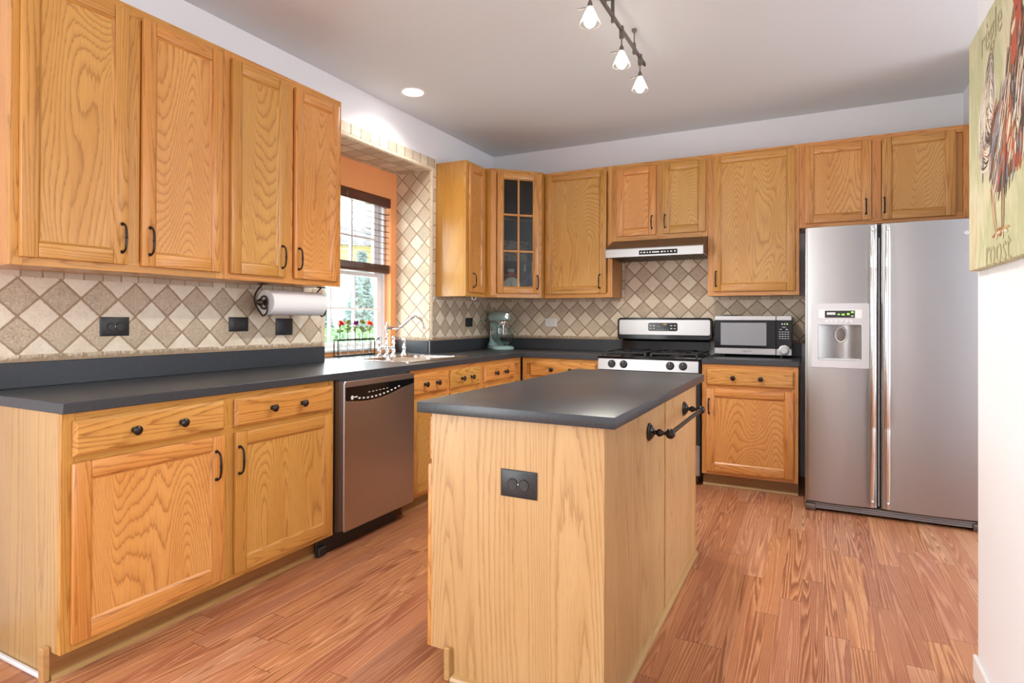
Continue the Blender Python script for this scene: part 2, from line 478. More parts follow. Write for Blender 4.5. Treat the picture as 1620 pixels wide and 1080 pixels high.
# ------------------------------------------------------------------ mesh builder
class MB:
    def __init__(s, base=None):
        s.v, s.f, s.fm, s.mats = [], [], [], []
        s.M = Matrix() if base is None else base

    def mi(s, m):
        if isinstance(m, str):
            m = M[m]
        if m not in s.mats:
            s.mats.append(m)
        return s.mats.index(m)

    def add(s, vs, fs, m, X=None):
        T = s.M @ X if X is not None else s.M
        o = len(s.v)
        s.v += [tuple(T @ Vector(p)) for p in vs]
        k = s.mi(m)
        for f in fs:
            s.f.append([o + i for i in f])
            s.fm.append(k)
        return s

    def box(s, x0, x1, y0, y1, z0, z1, m, bev=0., X=None, seg=1):
        if not bev:
            vs = [(x, y, z) for z in (z0, z1) for y in (y0, y1) for x in (x0, x1)]
            return s.add(vs, [(0, 2, 3, 1), (4, 5, 7, 6), (0, 1, 5, 4), (2, 6, 7, 3), (0, 4, 6, 2), (1, 3, 7, 5)], m, X)
        bm = bmesh.new()
        bmesh.ops.create_cube(bm, size=1)
        for v in bm.verts:
            v.co = Vector(((x0 + x1) / 2 + v.co.x * (x1 - x0), (y0 + y1) / 2 + v.co.y * (y1 - y0), (z0 + z1) / 2 + v.co.z * (z1 - z0)))
        bmesh.ops.bevel(bm, geom=bm.edges[:], offset=min(bev, .49 * min(x1 - x0, y1 - y0, z1 - z0)), segments=seg, affect='EDGES', profile=.5)
        bm.verts.index_update()
        s.add([v.co[:] for v in bm.verts], [[v.index for v in f.verts] for f in bm.faces], m, X)
        bm.free()
        return s

    def loft(s, loops, m, cap0=True, cap1=True, X=None, closed=False):
        n = len(loops[0])
        vs = [p for l in loops for p in l]
        fs = []
        L = len(loops)
        for a in range(L if closed else L - 1):
            b = (a + 1) % L
            for i in range(n):
                j = (i + 1) % n
                fs.append((a * n + i, a * n + j, b * n + j, b * n + i))
        if not closed:
            if cap0:
                fs.append(tuple(range(n))[::-1])
            if cap1:
                fs.append(tuple(range((L - 1) * n, L * n)))
        return s.add(vs, fs, m, X)

    def lathe(s, prof, m, seg=20, X=None, cap0=True, cap1=True):
        loops = [[(max(r, 1e-4) * math.cos(2 * PI * i / seg), max(r, 1e-4) * math.sin(2 * PI * i / seg), z) for i in range(seg)] for r, z in prof]
        return s.loft(loops, m, cap0, cap1, X)

    def tube(s, pts, r, m, seg=8, closed=False, X=None):
        P = [Vector(p) for p in pts]
        n = len(P)
        rs = r if isinstance(r, (list, tuple)) else [r] * n
        loops = []
        up = None
        for i in range(n):
            if closed:
                t = (P[(i + 1) % n] - P[i - 1]).normalized()
            else:
                t = (P[min(i + 1, n - 1)] - P[max(i - 1, 0)]).normalized()
            if up is None:
                up = Vector((0, 0, 1)) if abs(t.z) < .9 else Vector((1, 0, 0))
            a = (up - t * up.dot(t)).normalized()
            b = t.cross(a)
            up = a
            loops.append([tuple(P[i] + (a * math.cos(2 * PI * k / seg) + b * math.sin(2 * PI * k / seg)) * rs[i]) for k in range(seg)])
        return s.loft(loops, m, X=X, closed=closed)

    def cyl(s, p0, p1, r, m, seg=14, X=None):
        return s.tube([p0, p1], r, m, seg, X=X)

    def ball(s, c, r, m, seg=14, sc=(1, 1, 1), X=None):
        k = max(6, seg // 2)
        T = Matrix.Translation(c) @ Matrix.Diagonal((r * sc[0], r * sc[1], r * sc[2], 1))
        if X is not None:
            T = X @ T
        return s.lathe([(math.sin(PI * i / k), -math.cos(PI * i / k)) for i in range(k + 1)], m, seg, T)

    def prism(s, poly, a0, a1, m, ax='z', X=None):
        """polygon in the plane across ax, from a0 to a1"""
        mk = {'z': lambda p, a: (p[0], p[1], a), 'y': lambda p, a: (p[0], a, p[1]), 'x': lambda p, a: (a, p[0], p[1])}[ax]
        return s.loft([[mk(p, a0) for p in poly], [mk(p, a1) for p in poly]], m, X=X)

    def slab(s, xs, ys, on, z0, z1, m):
        """plate made of grid cells, side faces only along its outline"""
        nx, ny = len(xs) - 1, len(ys) - 1
        vs, ix = [], {}
        def V(i, j, z):
            k = (i, j, z)
            if k not in ix:
                ix[k] = len(vs)
                vs.append((xs[i], ys[j], (z0, z1)[z]))
            return ix[k]
        fs = []
        ok = lambda i, j: 0 <= i < nx and 0 <= j < ny and on(i, j)
        for i in range(nx):
            for j in range(ny):
                if not ok(i, j):
                    continue
                fs.append((V(i, j, 1), V(i + 1, j, 1), V(i + 1, j + 1, 1), V(i, j + 1, 1)))
                fs.append((V(i, j, 0), V(i, j + 1, 0), V(i + 1, j + 1, 0), V(i + 1, j, 0)))
                for di, dj, p, q in ((-1, 0, (0, 0), (0, 1)), (1, 0, (1, 1), (1, 0)), (0, -1, (1, 0), (0, 0)), (0, 1, (0, 1), (1, 1))):
                    if not ok(i + di, j + dj):
                        a, b = (i + p[0], j + p[1]), (i + q[0], j + q[1])
                        fs.append((V(*a, 0), V(*b, 0), V(*b, 1), V(*a, 1)))
        return s.add(vs, fs, m)

    def text(s, body, size, m, X, extr=.0004, align='CENTER'):
        cu = bpy.data.curves.new('lettering', 'FONT')
        cu.body, cu.size, cu.extrude, cu.align_x, cu.align_y = body, size, extr, align, 'CENTER'
        cu.resolution_u = 3
        o = bpy.data.objects.new('lettering', cu)
        COL.objects.link(o)
        dg = bpy.context.evaluated_depsgraph_get()
        me = bpy.data.meshes.new_from_object(o.evaluated_get(dg))
        s.add([v.co[:] for v in me.vertices], [list(p.vertices) for p in me.polygons], m, X)
        bpy.data.objects.remove(o)
        bpy.data.curves.remove(cu)
        bpy.data.meshes.remove(me)
        return s

    def mesh(s, name, ang=32, merge=True):
        me = bpy.data.meshes.new(name)
        me.from_pydata(s.v, [], s.f)
        for m in s.mats:
            me.materials.append(m)
        me.polygons.foreach_set('material_index', s.fm)
        bm = bmesh.new()
        bm.from_mesh(me)
        bmesh.ops.recalc_face_normals(bm, faces=bm.faces[:])
        bm.to_mesh(me)
        bm.free()
        me.polygons.foreach_set('use_smooth', [True] * len(me.polygons))
        me.set_sharp_from_angle(angle=R(ang))
        me.update()
        return me

    def build(s, name, parent=None, loc=(0, 0, 0), rot=(0, 0, 0), ang=32):
        o = bpy.data.objects.new(name, s.mesh(name, ang))
        COL.objects.link(o)
        o.location, o.rotation_euler = loc, rot
        if parent is not None:
            o.parent = parent
        return o


def tag(o, label=None, cat=None, group=None, kind=None):
    for k, v in (('label', label), ('category', cat), ('group', group), ('kind', kind)):
        if v:
            o[k] = v
    return o


def thing(name, label, cat, loc=(0, 0, 0), rz=0., group=None):
    o = bpy.data.objects.new(name, None)
    o.empty_display_size = .05
    COL.objects.link(o)
    o.location, o.rotation_euler = loc, (0, 0, R(rz))
    return tag(o, label, cat, group)


def struct(name, mb, ang=32):
    return tag(mb.build(name, ang=ang), kind='structure')


def put(mesh, name, parent, loc=(0, 0, 0), rot=(0, 0, 0)):
    o = bpy.data.objects.new(name, mesh)
    COL.objects.link(o)
    o.parent, o.location, o.rotation_euler = parent, loc, rot
    return o


def world_mb(T):
    """builder taking world coordinates for parts of an unrotated thing T"""
    return MB(Matrix.Translation(-Vector(T.location)))


def rrect(x0, x1, y0, y1, r, z, n=5):
    out = []
    for cx, cy, a0 in ((x1 - r, y1 - r, 0), (x0 + r, y1 - r, 90), (x0 + r, y0 + r, 180), (x1 - r, y0 + r, 270)):
        for i in range(n + 1):
            a = R(a0 + 90 * i / n)
            out.append((cx + r * math.cos(a), cy + r * math.sin(a), z))
    return out


# ------------------------------------------------------------------ room dimensions (metres)
D = 5.063          # rear wall
ZC = 2.765         # ceiling
NY0, NY1, NX, NZ = 2.823, 4.0, -.337, 2.405    # window niche
WY0, WY1, WZ0, WZ1 = 2.955, 3.925, .958, 2.18   # window opening
RW = 3.27          # right wall face

struct('floor', MB().box(-.6, 6.6, -3.6, 5.6, -.1, 0, 'floor'))
struct('ceiling', MB().box(-.6, 6.6, -3.6, 5.6, ZC, ZC + .1, 'ceiling'))
b = MB()
for q in ((-3.6, -2.45, 0, ZC), (-2.45, -.05, 2.25, ZC), (-.05, NY0, 0, ZC), (NY1, D + .3, 0, ZC), (NY0, NY1, NZ, ZC), (NY0, NY1, 0, .87)):
    struct('wall_left', MB().box(-.45, 0, *q, 'wall'))
b = MB()
b.box(-.45, NX, NY0, WY0, .87, NZ, 'orange').box(-.45, NX, WY1, NY1, .87, NZ, 'orange')
b.box(-.45, NX, WY0, WY1, WZ1, NZ, 'orange').box(-.45, NX, WY0, WY1, .87, WZ0, 'orange')
struct('wall_niche', b)
struct('wall_rear', MB().box(0, 3.9, D, D + .3, 0, ZC, 'wall'))
struct('wall_right', MB().box(RW, RW + .13, .9, 2.465, 0, ZC, 'wall', .012))
struct('wall_alcove', MB().box(3.70, 3.85, 4.2, D, 0, ZC, 'wall').box(RW + .13, 5.6, 2.30, 2.42, 0, ZC, 'wall'))
b = MB()
b.box(-.45, 6.6, -3.2, -3.05, 0, ZC, 'wall')
struct('wall_front', b)
b = MB()
for y in (-2.45, -1.29, -.13):
    b.box(-.26, -.18, y, y + .08, 0, 2.25, 'white')
b.box(-.26, -.18, -2.45, -.05, 2.17, 2.25, 'white').box(-.26, -.18, -2.45, -.05, 0, .08, 'white')
struct('door_1', b)
b = MB()
b.box(6.1, 6.25, -3.2, -1.6, 0, ZC, 'wall').box(6.1, 6.25, 2.0, 2.5, 0, ZC, 'wall').box(6.1, 6.25, 4.0, 5.4, 0, ZC, 'wall').box(6.1, 6.25, 2.5, 4.0, 0, .5, 'wall').box(6.1, 6.25, 2.5, 4.0, 2.4, ZC, 'wall').box(6.1, 6.25, -1.6, 2, 0, .5, 'wall').box(6.1, 6.25, -1.6, 2, 2.4, ZC, 'wall')
struct('wall_dining', b)
struct('wall_dining_end', MB().box(3.85, 6.25, 5.06, 5.2, 0, ZC, 'wall'))
struct('baseboard_right', MB().box(RW - .012, RW, .9, 2.465, .001, .085, 'white', .003))

# window: frame, two sashes with muntins and panes
b = MB()
XW = -.43
b.box(XW - .04, XW + .04, WY0, WY0 + .035, WZ0, WZ1, 'white', .003).box(XW - .04, XW + .04, WY1 - .035, WY1, WZ0, WZ1, 'white', .003)
b.box(XW - .04, XW + .04, WY0, WY1, WZ1 - .03, WZ1, 'white', .003).box(XW - .04, XW + .05, WY0, WY1, WZ0, WZ0 + .02, 'white', .003)
for (z0, z1, xo) in ((WZ0 + .02, 1.56, .012), (1.53, WZ1 - .03, -.02)):
    x0, x1 = XW + xo - .016, XW + xo + .016
    y0, y1 = WY0 + .035, WY1 - .035
    st = .062
    b.box(x0, x1, y0, y0 + st, z0, z1, 'white', .004).box(x0, x1, y1 - st, y1, z0, z1, 'white', .004)
    b.box(x0 + .001, x1 - .001, y0 + .002, y1 - .002, z0 - .0005, z0 + .03, 'white', .004).box(x0 + .001, x1 - .001, y0 + .002, y1 - .002, z1 - .035, z1 + .0005, 'white', .004)
    for i in (1, 2):
        ym = y0 + st + (y1 - y0 - 2 * st) * i / 3
        b.box(x0 + .004, x1 - .004, ym - .008, ym + .008, z0 + .01, z1 - .01, 'white')
    zm = (z0 + z1) / 2
    b.box(x0 + .0055, x1 - .0055, y0 + .01, y1 - .01, zm - .008, zm + .008, 'white')
win = struct('window_1', b)
b = MB()
b.box(XW + .010, XW + .014, WY0 + .09, WY1 - .09, WZ0 + .05, 1.53, 'pane').box(XW - .022, XW - .018, WY0 + .09, WY1 - .09, 1.56, WZ1 - .06, 'pane')
tag(b.build('window_pane', win), kind='structure')
b = MB()   # painted jamb and casing around the opening
b.box(-.41, NX + .006, WY1 - .012, WY1, WZ0, WZ1, 'orange').box(-.41, NX + .006, WY0, WY0 + .012, WZ0, WZ1, 'orange')
b.box(-.41, NX + .02, WY0 - .02, WY1 + .02, WZ0 - .012, WZ0 + .006, 'white', .003)
struct('trim_1', b)

# tile on the walls
T8 = .008
struct('trim_2', MB().box(0, T8, 1.05, 2.80, 1.040, 1.354, 'tile_L').box(0, T8 + .003, 1.05, 2.823, 1.015, 1.043, 'brick_LY').box(0, T8 + .003, 1.05, 2.80, 1.351, 1.376, 'brick_LY').box(0, T8 + .003, 2.80, 2.823, 1.045, 1.376, 'rope', .003))
struct('trim_3', MB().box(0, T8, NY1, D - T8, 1.040, 1.354, 'tile_L').box(0, T8 + .003, NY1, D - T8, 1.015, 1.043, 'brick_LY').box(0, T8 + .003, 4.07, D - T8, 1.351, 1.376, 'brick_LY'))
b = MB()
b.box(0, 1.315, D - T8, D, 1.040, 1.354, 'tile_B').box(1.315, 2.02, D - T8, D, .90, 1.78, 'tile_B').box(2.02, 2.735, D - T8, D, 1.040, 1.354, 'tile_B')
b.box(0, 1.315, D - T8 - .003, D, 1.015, 1.043, 'brick_LX').box(2.02, 2.735, D - T8 - .003, D, 1.015, 1.043, 'brick_LX')
b.box(0, 1.288, D - T8 - .003, D, 1.351, 1.376, 'brick_LX').box(2.03, 2.735, D - T8 - .003, D, 1.351, 1.376, 'brick_LX')
b.box(1.288, 1.313, D - T8 - .003, D, 1.351, 1.78, 'brick_LZ')
struct('trim_4', b)
# niche lining: tiled side, tiled soffit, border band and rope moulding
struct('trim_5', MB().box(NX, 0, NY1 - T8, NY1, 1.040, NZ - .01, 'tile_N').box(NX, 0, NY1 - T8 - .002, NY1, 1.013, 1.043, 'brick_LX')
       .box(NX, 0, NY0, NY0 + T8, 1.015, NZ - .01, 'tile_N').box(NX, 0, NY0, NY1, NZ - .01, NZ, 'tile_S'))
struct('trim_6', MB().box(0, .012, NY0 - .06, 4.066, NZ + .022, NZ + .095, 'tile_band', .003).box(0, .012, NY1 + .022, 4.066, 1.376, NZ + .022, 'tile_band_v', .003))


def rope(path, r, m, mb):
    L = 0
    P = [Vector(p) for p in path]
    for a, c in zip(P, P[1:]):
        t = (c - a).normalized()
        n1 = Vector((1, 0, 0))
        n2 = t.cross(n1)
        n = int((c - a).length / .004)
        loops = []
        for i in range(n + 1):
            o = a + (c - a) * i / n
            loops.append([tuple(o + (n1 * math.cos(2 * PI * k / 14) + n2 * math.sin(2 * PI * k / 14)) * r * (1 + .2 * math.sin(2 * (2 * PI * k / 14) + 2 * PI * (L + .004 * i) / .022))) for k in range(14)])
        mb.loft(loops, m)
        L += (c - a).length
    return mb


struct('trim_7', rope([(.002, NY0, NZ + .008), (.002, NY1 + .012, NZ + .008), (.002, NY1 + .012, 1.02)], .016, 'rope', MB()), ang=60)
struct('trim_9', MB().box(0, .012, NY0 - .012, NY0 + T8, 1.0, 1.376, 'rope', .003))

# ------------------------------------------------------------------ cabinet hardware (shared meshes)
def pull_mesh(L=.112):
    b = MB()
    n = 16
    pts, rs = [(0, 0, L / 2), (0, -.012, L / 2)], [.0055, .0045]
    for i in range(n + 1):
        t = -1 + 2 * i / n
        pts.append((0, -.020 - .010 * (1 - t * t) ** .5 if abs(t) < 1 else -.020, -t * (L / 2 - .006)))
        rs.append(.0040 + .0012 * (1 - abs(t)))
    pts += [(0, -.012, -L / 2), (0, 0, -L / 2)]
    rs += [.0045, .0055]
    b.tube(pts, rs, 'bronze', 8)
    b.ball((0, -.0295, 0), .0066, 'bronze', 10, (1, 1, .8))
    for s in (-1, 1):
        b.lathe([(.0075, 0), (.0075, .003), (.005, .005)], 'bronze', 12, Matrix.Translation((0, 0, s * L / 2)) @ Matrix.Rotation(R(90), 4, 'X'))
    return b.mesh('pull')


def knob_mesh():
    b = MB()
    b.lathe([(.010, 0), (.010, .003), (.0065, .006), (.006, .014), (.011, .018), (.0165, .022), (.0170, .026), (.0140, .029), (.0105, .0295), (.0095, .031), (.005, .0325), (.0005, .033)], 'bronze', 20, Matrix.Rotation(R(90), 4, 'X'))
    return b.mesh('knob', 50)


PULL, KNOB = pull_mesh(), knob_mesh()
PULL2 = pull_mesh(.1)


def door_mb(x0, x1, z0, z1, pane=None, fw=.056, th=.019):
    """overlay door in front of the face frame (front towards -y); pane gives (columns, rows) for glass"""
    b = MB()
    bv = .005
    b.box(x0, x0 + fw, -th, 0, z0, z1, 'oak_v', bv, seg=2).box(x1 - fw, x1, -th, 0, z0, z1, 'oak_v', bv, seg=2)
    b.box(x0 + fw, x1 - fw, -th, 0, z0, z0 + fw, 'oak_h', bv, seg=2).box(x0 + fw, x1 - fw, -th, 0, z1 - fw, z1, 'oak_h', bv, seg=2)
    a0, a1, c0, c1 = x0 + fw, x1 - fw, z0 + fw, z1 - fw
    # sloping bead between frame and panel
    w_, y1, y2 = .009, -th + .003, -.009
    for pts, m in (([(a0, y1, c0), (a0 + w_, y2, c0 + w_), (a0 + w_, y2, c1 - w_), (a0, y1, c1)], 'oak_v'),
                   ([(a1, y1, c0), (a1, y1, c1), (a1 - w_, y2, c1 - w_), (a1 - w_, y2, c0 + w_)], 'oak_v'),
                   ([(a0, y1, c0), (a1, y1, c0), (a1 - w_, y2, c0 + w_), (a0 + w_, y2, c0 + w_)], 'oak_h'),
                   ([(a0, y1, c1), (a0 + w_, y2, c1 - w_), (a1 - w_, y2, c1 - w_), (a1, y1, c1)], 'oak_h')):
        b.add(pts, [(0, 1, 2, 3)], m)
    if not pane:
        b.box(a0, a1, -.0085, -.002, c0, c1, 'oak_panel')
    else:
        nx, nz = pane
        for i in range(1, nx):
            x = a0 + (a1 - a0) * i / nx
            b.box(x - .009, x + .009, -th + .003, -.003, c0, c1, 'oak_v', .004)
        for i in range(1, nz):
            z = c0 + (c1 - c0) * i / nz
            b.box(a0, a1, -th + .0035, -.003, z - .009, z + .009, 'oak_h', .004)
    return b


def drawer_mb(x0, x1, z0, z1, th=.019):
    b = MB()
    b.box(x0, x1, -th * .55, 0, z0, z1, 'oak_drawer', .003)
    b.loft([[(x0, -th * .5, z0), (x1, -th * .5, z0), (x1, -th * .5, z1), (x0, -th * .5, z1)], [(x0 + .011, -th, z0 + .011), (x1 - .011, -th, z0 + .011), (x1 - .011, -th, z1 - .011), (x0 + .011, -th, z1 - .011)]], 'oak_drawer')
    return b


def cabinet(name, label, group, loc, rz, w_, h, d, doors=(), drawers=(), z0=0., x0=0., rails=(), stiles=(), toe=False, side='oak_side', top=None, pull=None, zpull=None, endL=False, endR=False):
    """loc is the world place of the face frame's lower left corner; door numbers are world values along the run (x0 = run start) and world heights"""
    T = thing(name, label, 'cabinet', loc, rz, group)
    zb = z0 if not toe else .094
    lz = lambda z: z - loc[2]
    fh0, fh1 = lz(zb), lz(loc[2] + h) if not toe else lz(h)
    b = MB()
    b.box(0.0005, w_ - .0005, .019, d, fh0, top or fh1, side)
    if top:
        b.box(.0005, .018, .019, d, top, fh1, side).box(w_ - .018, w_ - .0005, .019, d, top, fh1, side)
    if toe:
        b.box(.0005, w_ - .0005, .0755, d, .001, fh0, side)
    b.build('body', T)
    f = MB()
    sw = .040
    f.box(0, sw, 0, .019, fh0, fh1, 'oak_v', .0012).box(w_ - sw, w_, 0, .019, fh0, fh1, 'oak_v', .0012)
    for x in stiles:
        f.box(x - x0 - .028, x - x0 + .028, 0.0002, .019, fh0, fh1, 'oak_v', .0012)
    f.box(sw, w_ - sw, 0.0001, .019, fh0, fh0 + .045, 'oak_h', .0012).box(sw, w_ - sw, 0.0001, .019, fh1 - .045, fh1, 'oak_h', .0012)
    for z in rails:
        f.box(sw, w_ - sw, 0.0001, .019, lz(z) - .022, lz(z) + .022, 'oak_h', .0012)
    f.build('face_frame', T)
    if toe:
        t = MB()
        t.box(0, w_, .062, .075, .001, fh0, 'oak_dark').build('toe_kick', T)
        q = MB()
        q.prism([(.062, .001), (.047, .001), (.048, .008), (.053, .015), (.062, .018)], .001, w_ - .001, 'oak_trim_x', 'x').build('quarter_round', T)
    for dr in doors:
        a, c, zz0, zz1, px, pz = dr[:6]
        o = door_mb(a - x0, c - x0, lz(zz0), lz(zz1)).build('door', T)
        if px:
            put(PULL if (pz[1] - pz[0]) > .105 else PULL2, 'handle', o, (px - x0, -.019, lz((pz[0] + pz[1]) / 2)))
    for a, c, zz0, zz1, ks in drawers:
        o = drawer_mb(a - x0, c - x0, lz(zz0), lz(zz1)).build('drawer', T)
        for kx in ks:
            put(KNOB, 'knob', o, (kx - x0, -.019, lz((zz0 + zz1) / 2)))
    return T


GW, GB = 'oak wall cabinets', 'oak base cabinets'
ZU0, ZU1 = 1.376, 2.469
HU = ZU1 - ZU0
U = (1.455, 1.567)
cabinet('wall_cabinet', 'tall two-door oak wall cabinet at the left end, above the outlet with two sockets', GW, (.293, 1.045, ZU0), 90, .835, HU, .2915,
        [(1.070, 1.438, 1.405, 2.438, 1.413, U), (1.493, 1.867, 1.405, 2.438, 1.525, U)], x0=1.045, z0=ZU0, stiles=[1.465])
cabinet('wall_cabinet', 'two-door oak wall cabinet directly above the paper towel roll', GW, (.293, 1.8805, ZU0), 90, .784, HU, .2915,
        [(1.914, 2.249, 1.405, 2.434, 2.218, U), (2.304, 2.634, 1.405, 2.430, 2.329, U)], x0=1.8805, z0=ZU0, stiles=[2.276])
cabinet('wall_cabinet', 'narrow single-door oak wall cabinet between the tiled window niche and the glass door', GW, (.293, 4.076, ZU0), 90, .316, HU, .2915,
        [(4.112, 4.366, 1.409, 2.446, 4.165, (1.45, 1.562))], x0=4.076, z0=ZU0)
BD = D - 4.7807
cabinet('wall_cabinet', 'single-door oak wall cabinet above the white outlet, left of the range hood', GW, (.672, 4.7807, ZU0), 0, .614, HU, BD - .0015,
        [(.690, 1.238, 1.409, 2.445, 1.183, U)], x0=.672, z0=ZU0)
cabinet('wall_cabinet', 'short two-door oak wall cabinet sitting on top of the range hood', GW, (1.287, 4.7807, 1.838), 0, .762, ZU1 - 1.838, BD - .0015,
        [(1.327, 1.651, 1.874, 2.432, 1.62, (1.924, 2.026)), (1.705, 2.036, 1.876, 2.433, 1.725, (1.924, 2.026))], x0=1.287, z0=1.838, stiles=[1.678])
cabinet('wall_cabinet', 'single-door oak wall cabinet above the microwave, right of the range hood', GW, (2.050, 4.7807, ZU0), 0, .637, HU, BD - .0015,
        [(2.090, 2.661, 1.407, 2.445, 2.112, (1.45, 1.562))], x0=2.050, z0=ZU0)
cabinet('wall_cabinet', 'short two-door oak wall cabinet above the stainless refrigerator', GW, (2.688, 4.7807, 1.858), 0, 1.0, ZU1 - 1.858, BD - .0015,
        [(2.722, 3.134, 1.884, 2.438, 3.102, (1.931, 2.027)), (3.196, 3.608, 1.880, 2.440, 3.21, (1.931, 2.027))], x0=2.688, z0=1.858, stiles=[3.165])

# corner cabinet with the glass door (hollow, with shelves)
CO = Vector((.345, 4.395, ZU0))
CT = thing('corner_wall_cabinet', 'diagonal corner oak wall cabinet with a six-pane glass door', 'cabinet', CO, 45, GW)
iv = (Matrix.Translation(CO) @ Matrix.Rotation(R(45), 4, 'Z')).inverted()
pent = [tuple((iv @ Vector((x, y, ZU0)))[:2]) for x, y in ((.345, 4.395), (.6685, 4.7185), (.6685, D - .002), (.002, D - .002), (.002, 4.395))]
FL = .323 * math.sqrt(2)


def inset(poly, t):
    c = Vector((sum(p[0] for p in poly) / 5, sum(p[1] for p in poly) / 5))
    return [tuple(c + (Vector(p) - c) * (1 - t / .33)) for p in poly]


b = MB()
b.prism(pent, 0, .018, 'oak_side').prism(pent, HU - .018, HU, 'oak_side')
pin = inset(pent, .014)
for i in range(1, 5):
    j = (i + 1) % 5
    b.prism([pent[i], pent[j], pin[j], pin[i]], .018, HU - .018, 'oak_side')
    pin2 = inset(pent, .016)
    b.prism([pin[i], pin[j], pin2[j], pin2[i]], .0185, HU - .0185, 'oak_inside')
b.build('body', CT)
for z in (1.700, 2.055):
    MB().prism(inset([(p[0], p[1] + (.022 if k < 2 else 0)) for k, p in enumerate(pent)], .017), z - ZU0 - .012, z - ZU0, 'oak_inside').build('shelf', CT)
f = MB()
f.box(0, .05, 0, .019, 0, HU, 'oak_v', .0012).box(FL - .036, FL, 0, .019, 0, HU, 'oak_v', .0012)
f.box(.05, FL - .036, .0001, .019, 0, .04, 'oak_h', .0012).box(.05, FL - .036, .0001, .019, HU - .04, HU, 'oak_h', .0012)
f.build('face_frame', CT)
dz0, dz1 = .034, HU - .026
o = door_mb(.052, .434, dz0, dz1, (2, 3), .052).build('door', CT)
MB().box(.10, .386, -.0075, -.0045, dz0 + .048, dz1 - .048, 'cab_glass').build('glass_pane', o)
put(PULL, 'handle', o, (.412, -.019, 1.51 - ZU0))

# base cabinets
ZB = .877
cabinet('base_cabinet', 'long oak base cabinet with two drawers and two doors, left of the dishwasher', GB, (.612, 1.056, 0), 90, 1.224, ZB, .60,
        [(1.083, 1.645, .119, .712, 1.604, (.539, .65)), (1.695, 2.258, .119, .712, 1.712, (.539, .65))],
        [(1.085, 1.645, .733, .852, (1.276, 1.454)), (1.695, 2.257, .733, .852, (1.88, 2.054))], x0=1.056, rails=[.722], stiles=[1.670], toe=True, side='laminate')
cabinet('base_cabinet', 'oak sink base cabinet with two small false drawer fronts, right of the dishwasher', GB, (.612, 2.918, 0), 90, .856, ZB, .60,
        [(2.925, 3.319, .119, .70, 3.275, (.539, .65)), (3.350, 3.747, .119, .70, 3.395, (.539, .65))],
        [(2.925, 3.319, .722, .848, (3.045, 3.178)), (3.350, 3.747, .722, .848, (3.479, 3.606))], x0=2.918, rails=[.711], stiles=[3.335], toe=True, top=.70)
cabinet('base_cabinet', 'oak base cabinet with one small drawer in the left run, nearest the corner', GB, (.612, 3.776, 0), 90, .654, ZB, .60,
        [(3.803, 4.289, .119, .70, 3.85, (.539, .65))], [(3.803, 4.289, .722, .845, (3.963, 4.119))], x0=3.776, rails=[.711], toe=True)
cabinet('base_cabinet', 'oak base cabinet with a two-knob drawer under the white outlet, left of the range', GB, (.630, 4.432, 0), 0, .658, ZB, D - 4.434,
        [(.704, 1.265, .119, .70, 1.22, (.539, .65))], [(.704, 1.272, .728, .845, (.902, 1.065))], x0=.630, rails=[.715], toe=True)
cabinet('base_cabinet', 'oak base cabinet with one drawer and one door under the microwave', GB, (2.066, 4.427, 0), 0, .624, ZB, D - 4.429,
        [(2.096, 2.663, .119, .705, 2.117, (.528, .63))], [(2.096, 2.665, .728, .845, (2.279, 2.458))], x0=2.066, rails=[.716], toe=True)
# end trim of the left run: strip at the corner and shoe moulding along the side panel
E1 = thing('corner_strip', 'short upright oak strip at the floor corner of the left base cabinet', 'trim', (.545, 1.043, 0))
MB().box(-.013, .013, -.011, .012, .001, .112, 'oak_trim_x', .003).build('strip', E1)
struct('trim_8', MB().box(.02, .53, 1.040, 1.0555, .001, .016, 'white', .004))

# countertop, L-shaped, with the sink cut-out, plus upstands
CT_ = thing('countertop', 'black L-shaped laminate countertop running from the left end past the sink to the range', 'countertop', (.3, 3.0, .914))
b = world_mb(CT_)
xs = [NX + .001, .0, .055, .475, .632, 1.292]
ys = [1.05, NY0 + .001, 3.055, 3.735, NY1 - T8 - .003, 4.412, D - .001]
def on(i, j):
    x, y = (xs[i] + xs[i + 1]) / 2, (ys[j] + ys[j + 1]) / 2
    if x < 0:
        return NY0 < y < NY1 - T8
    if x > .632:
        return y > 4.412
    return not (.055 < x < .475 and 3.055 < y < 3.735)
b.slab(xs, ys, on, ZB + .001, .914, 'counter')
o = b.build('worktop', CT_)
md = o.modifiers.new('edge', 'BEVEL')
md.width, md.segments, md.limit_method = .003, 2, 'ANGLE'
for q in ((.001, .02, 1.05, NY0 - .001, .9142, 1.014), (.001, .02, NY1 + .001, D - .021, .9142, 1.014), (.001, 1.290, D - .02, D - .001, .9142, 1.014), (NX + .002, .0, NY1 - T8 - .018, NY1 - T8 - .003, .9142, 1.012)):
    world_mb(CT_).box(*q, 'counter', .002).build('upstand', CT_)
CR = thing('countertop', 'short black countertop right of the range, under the microwave', 'countertop', (2.38, 4.74, .914))
world_mb(CR).box(2.062, 2.698, 4.412, D - .001, ZB + .001, .914, 'counter', .003).build('worktop', CR)
world_mb(CR).box(2.062, 2.698, D - .02, D - .001, .9142, 1.014, 'counter', .002).build('upstand', CR)

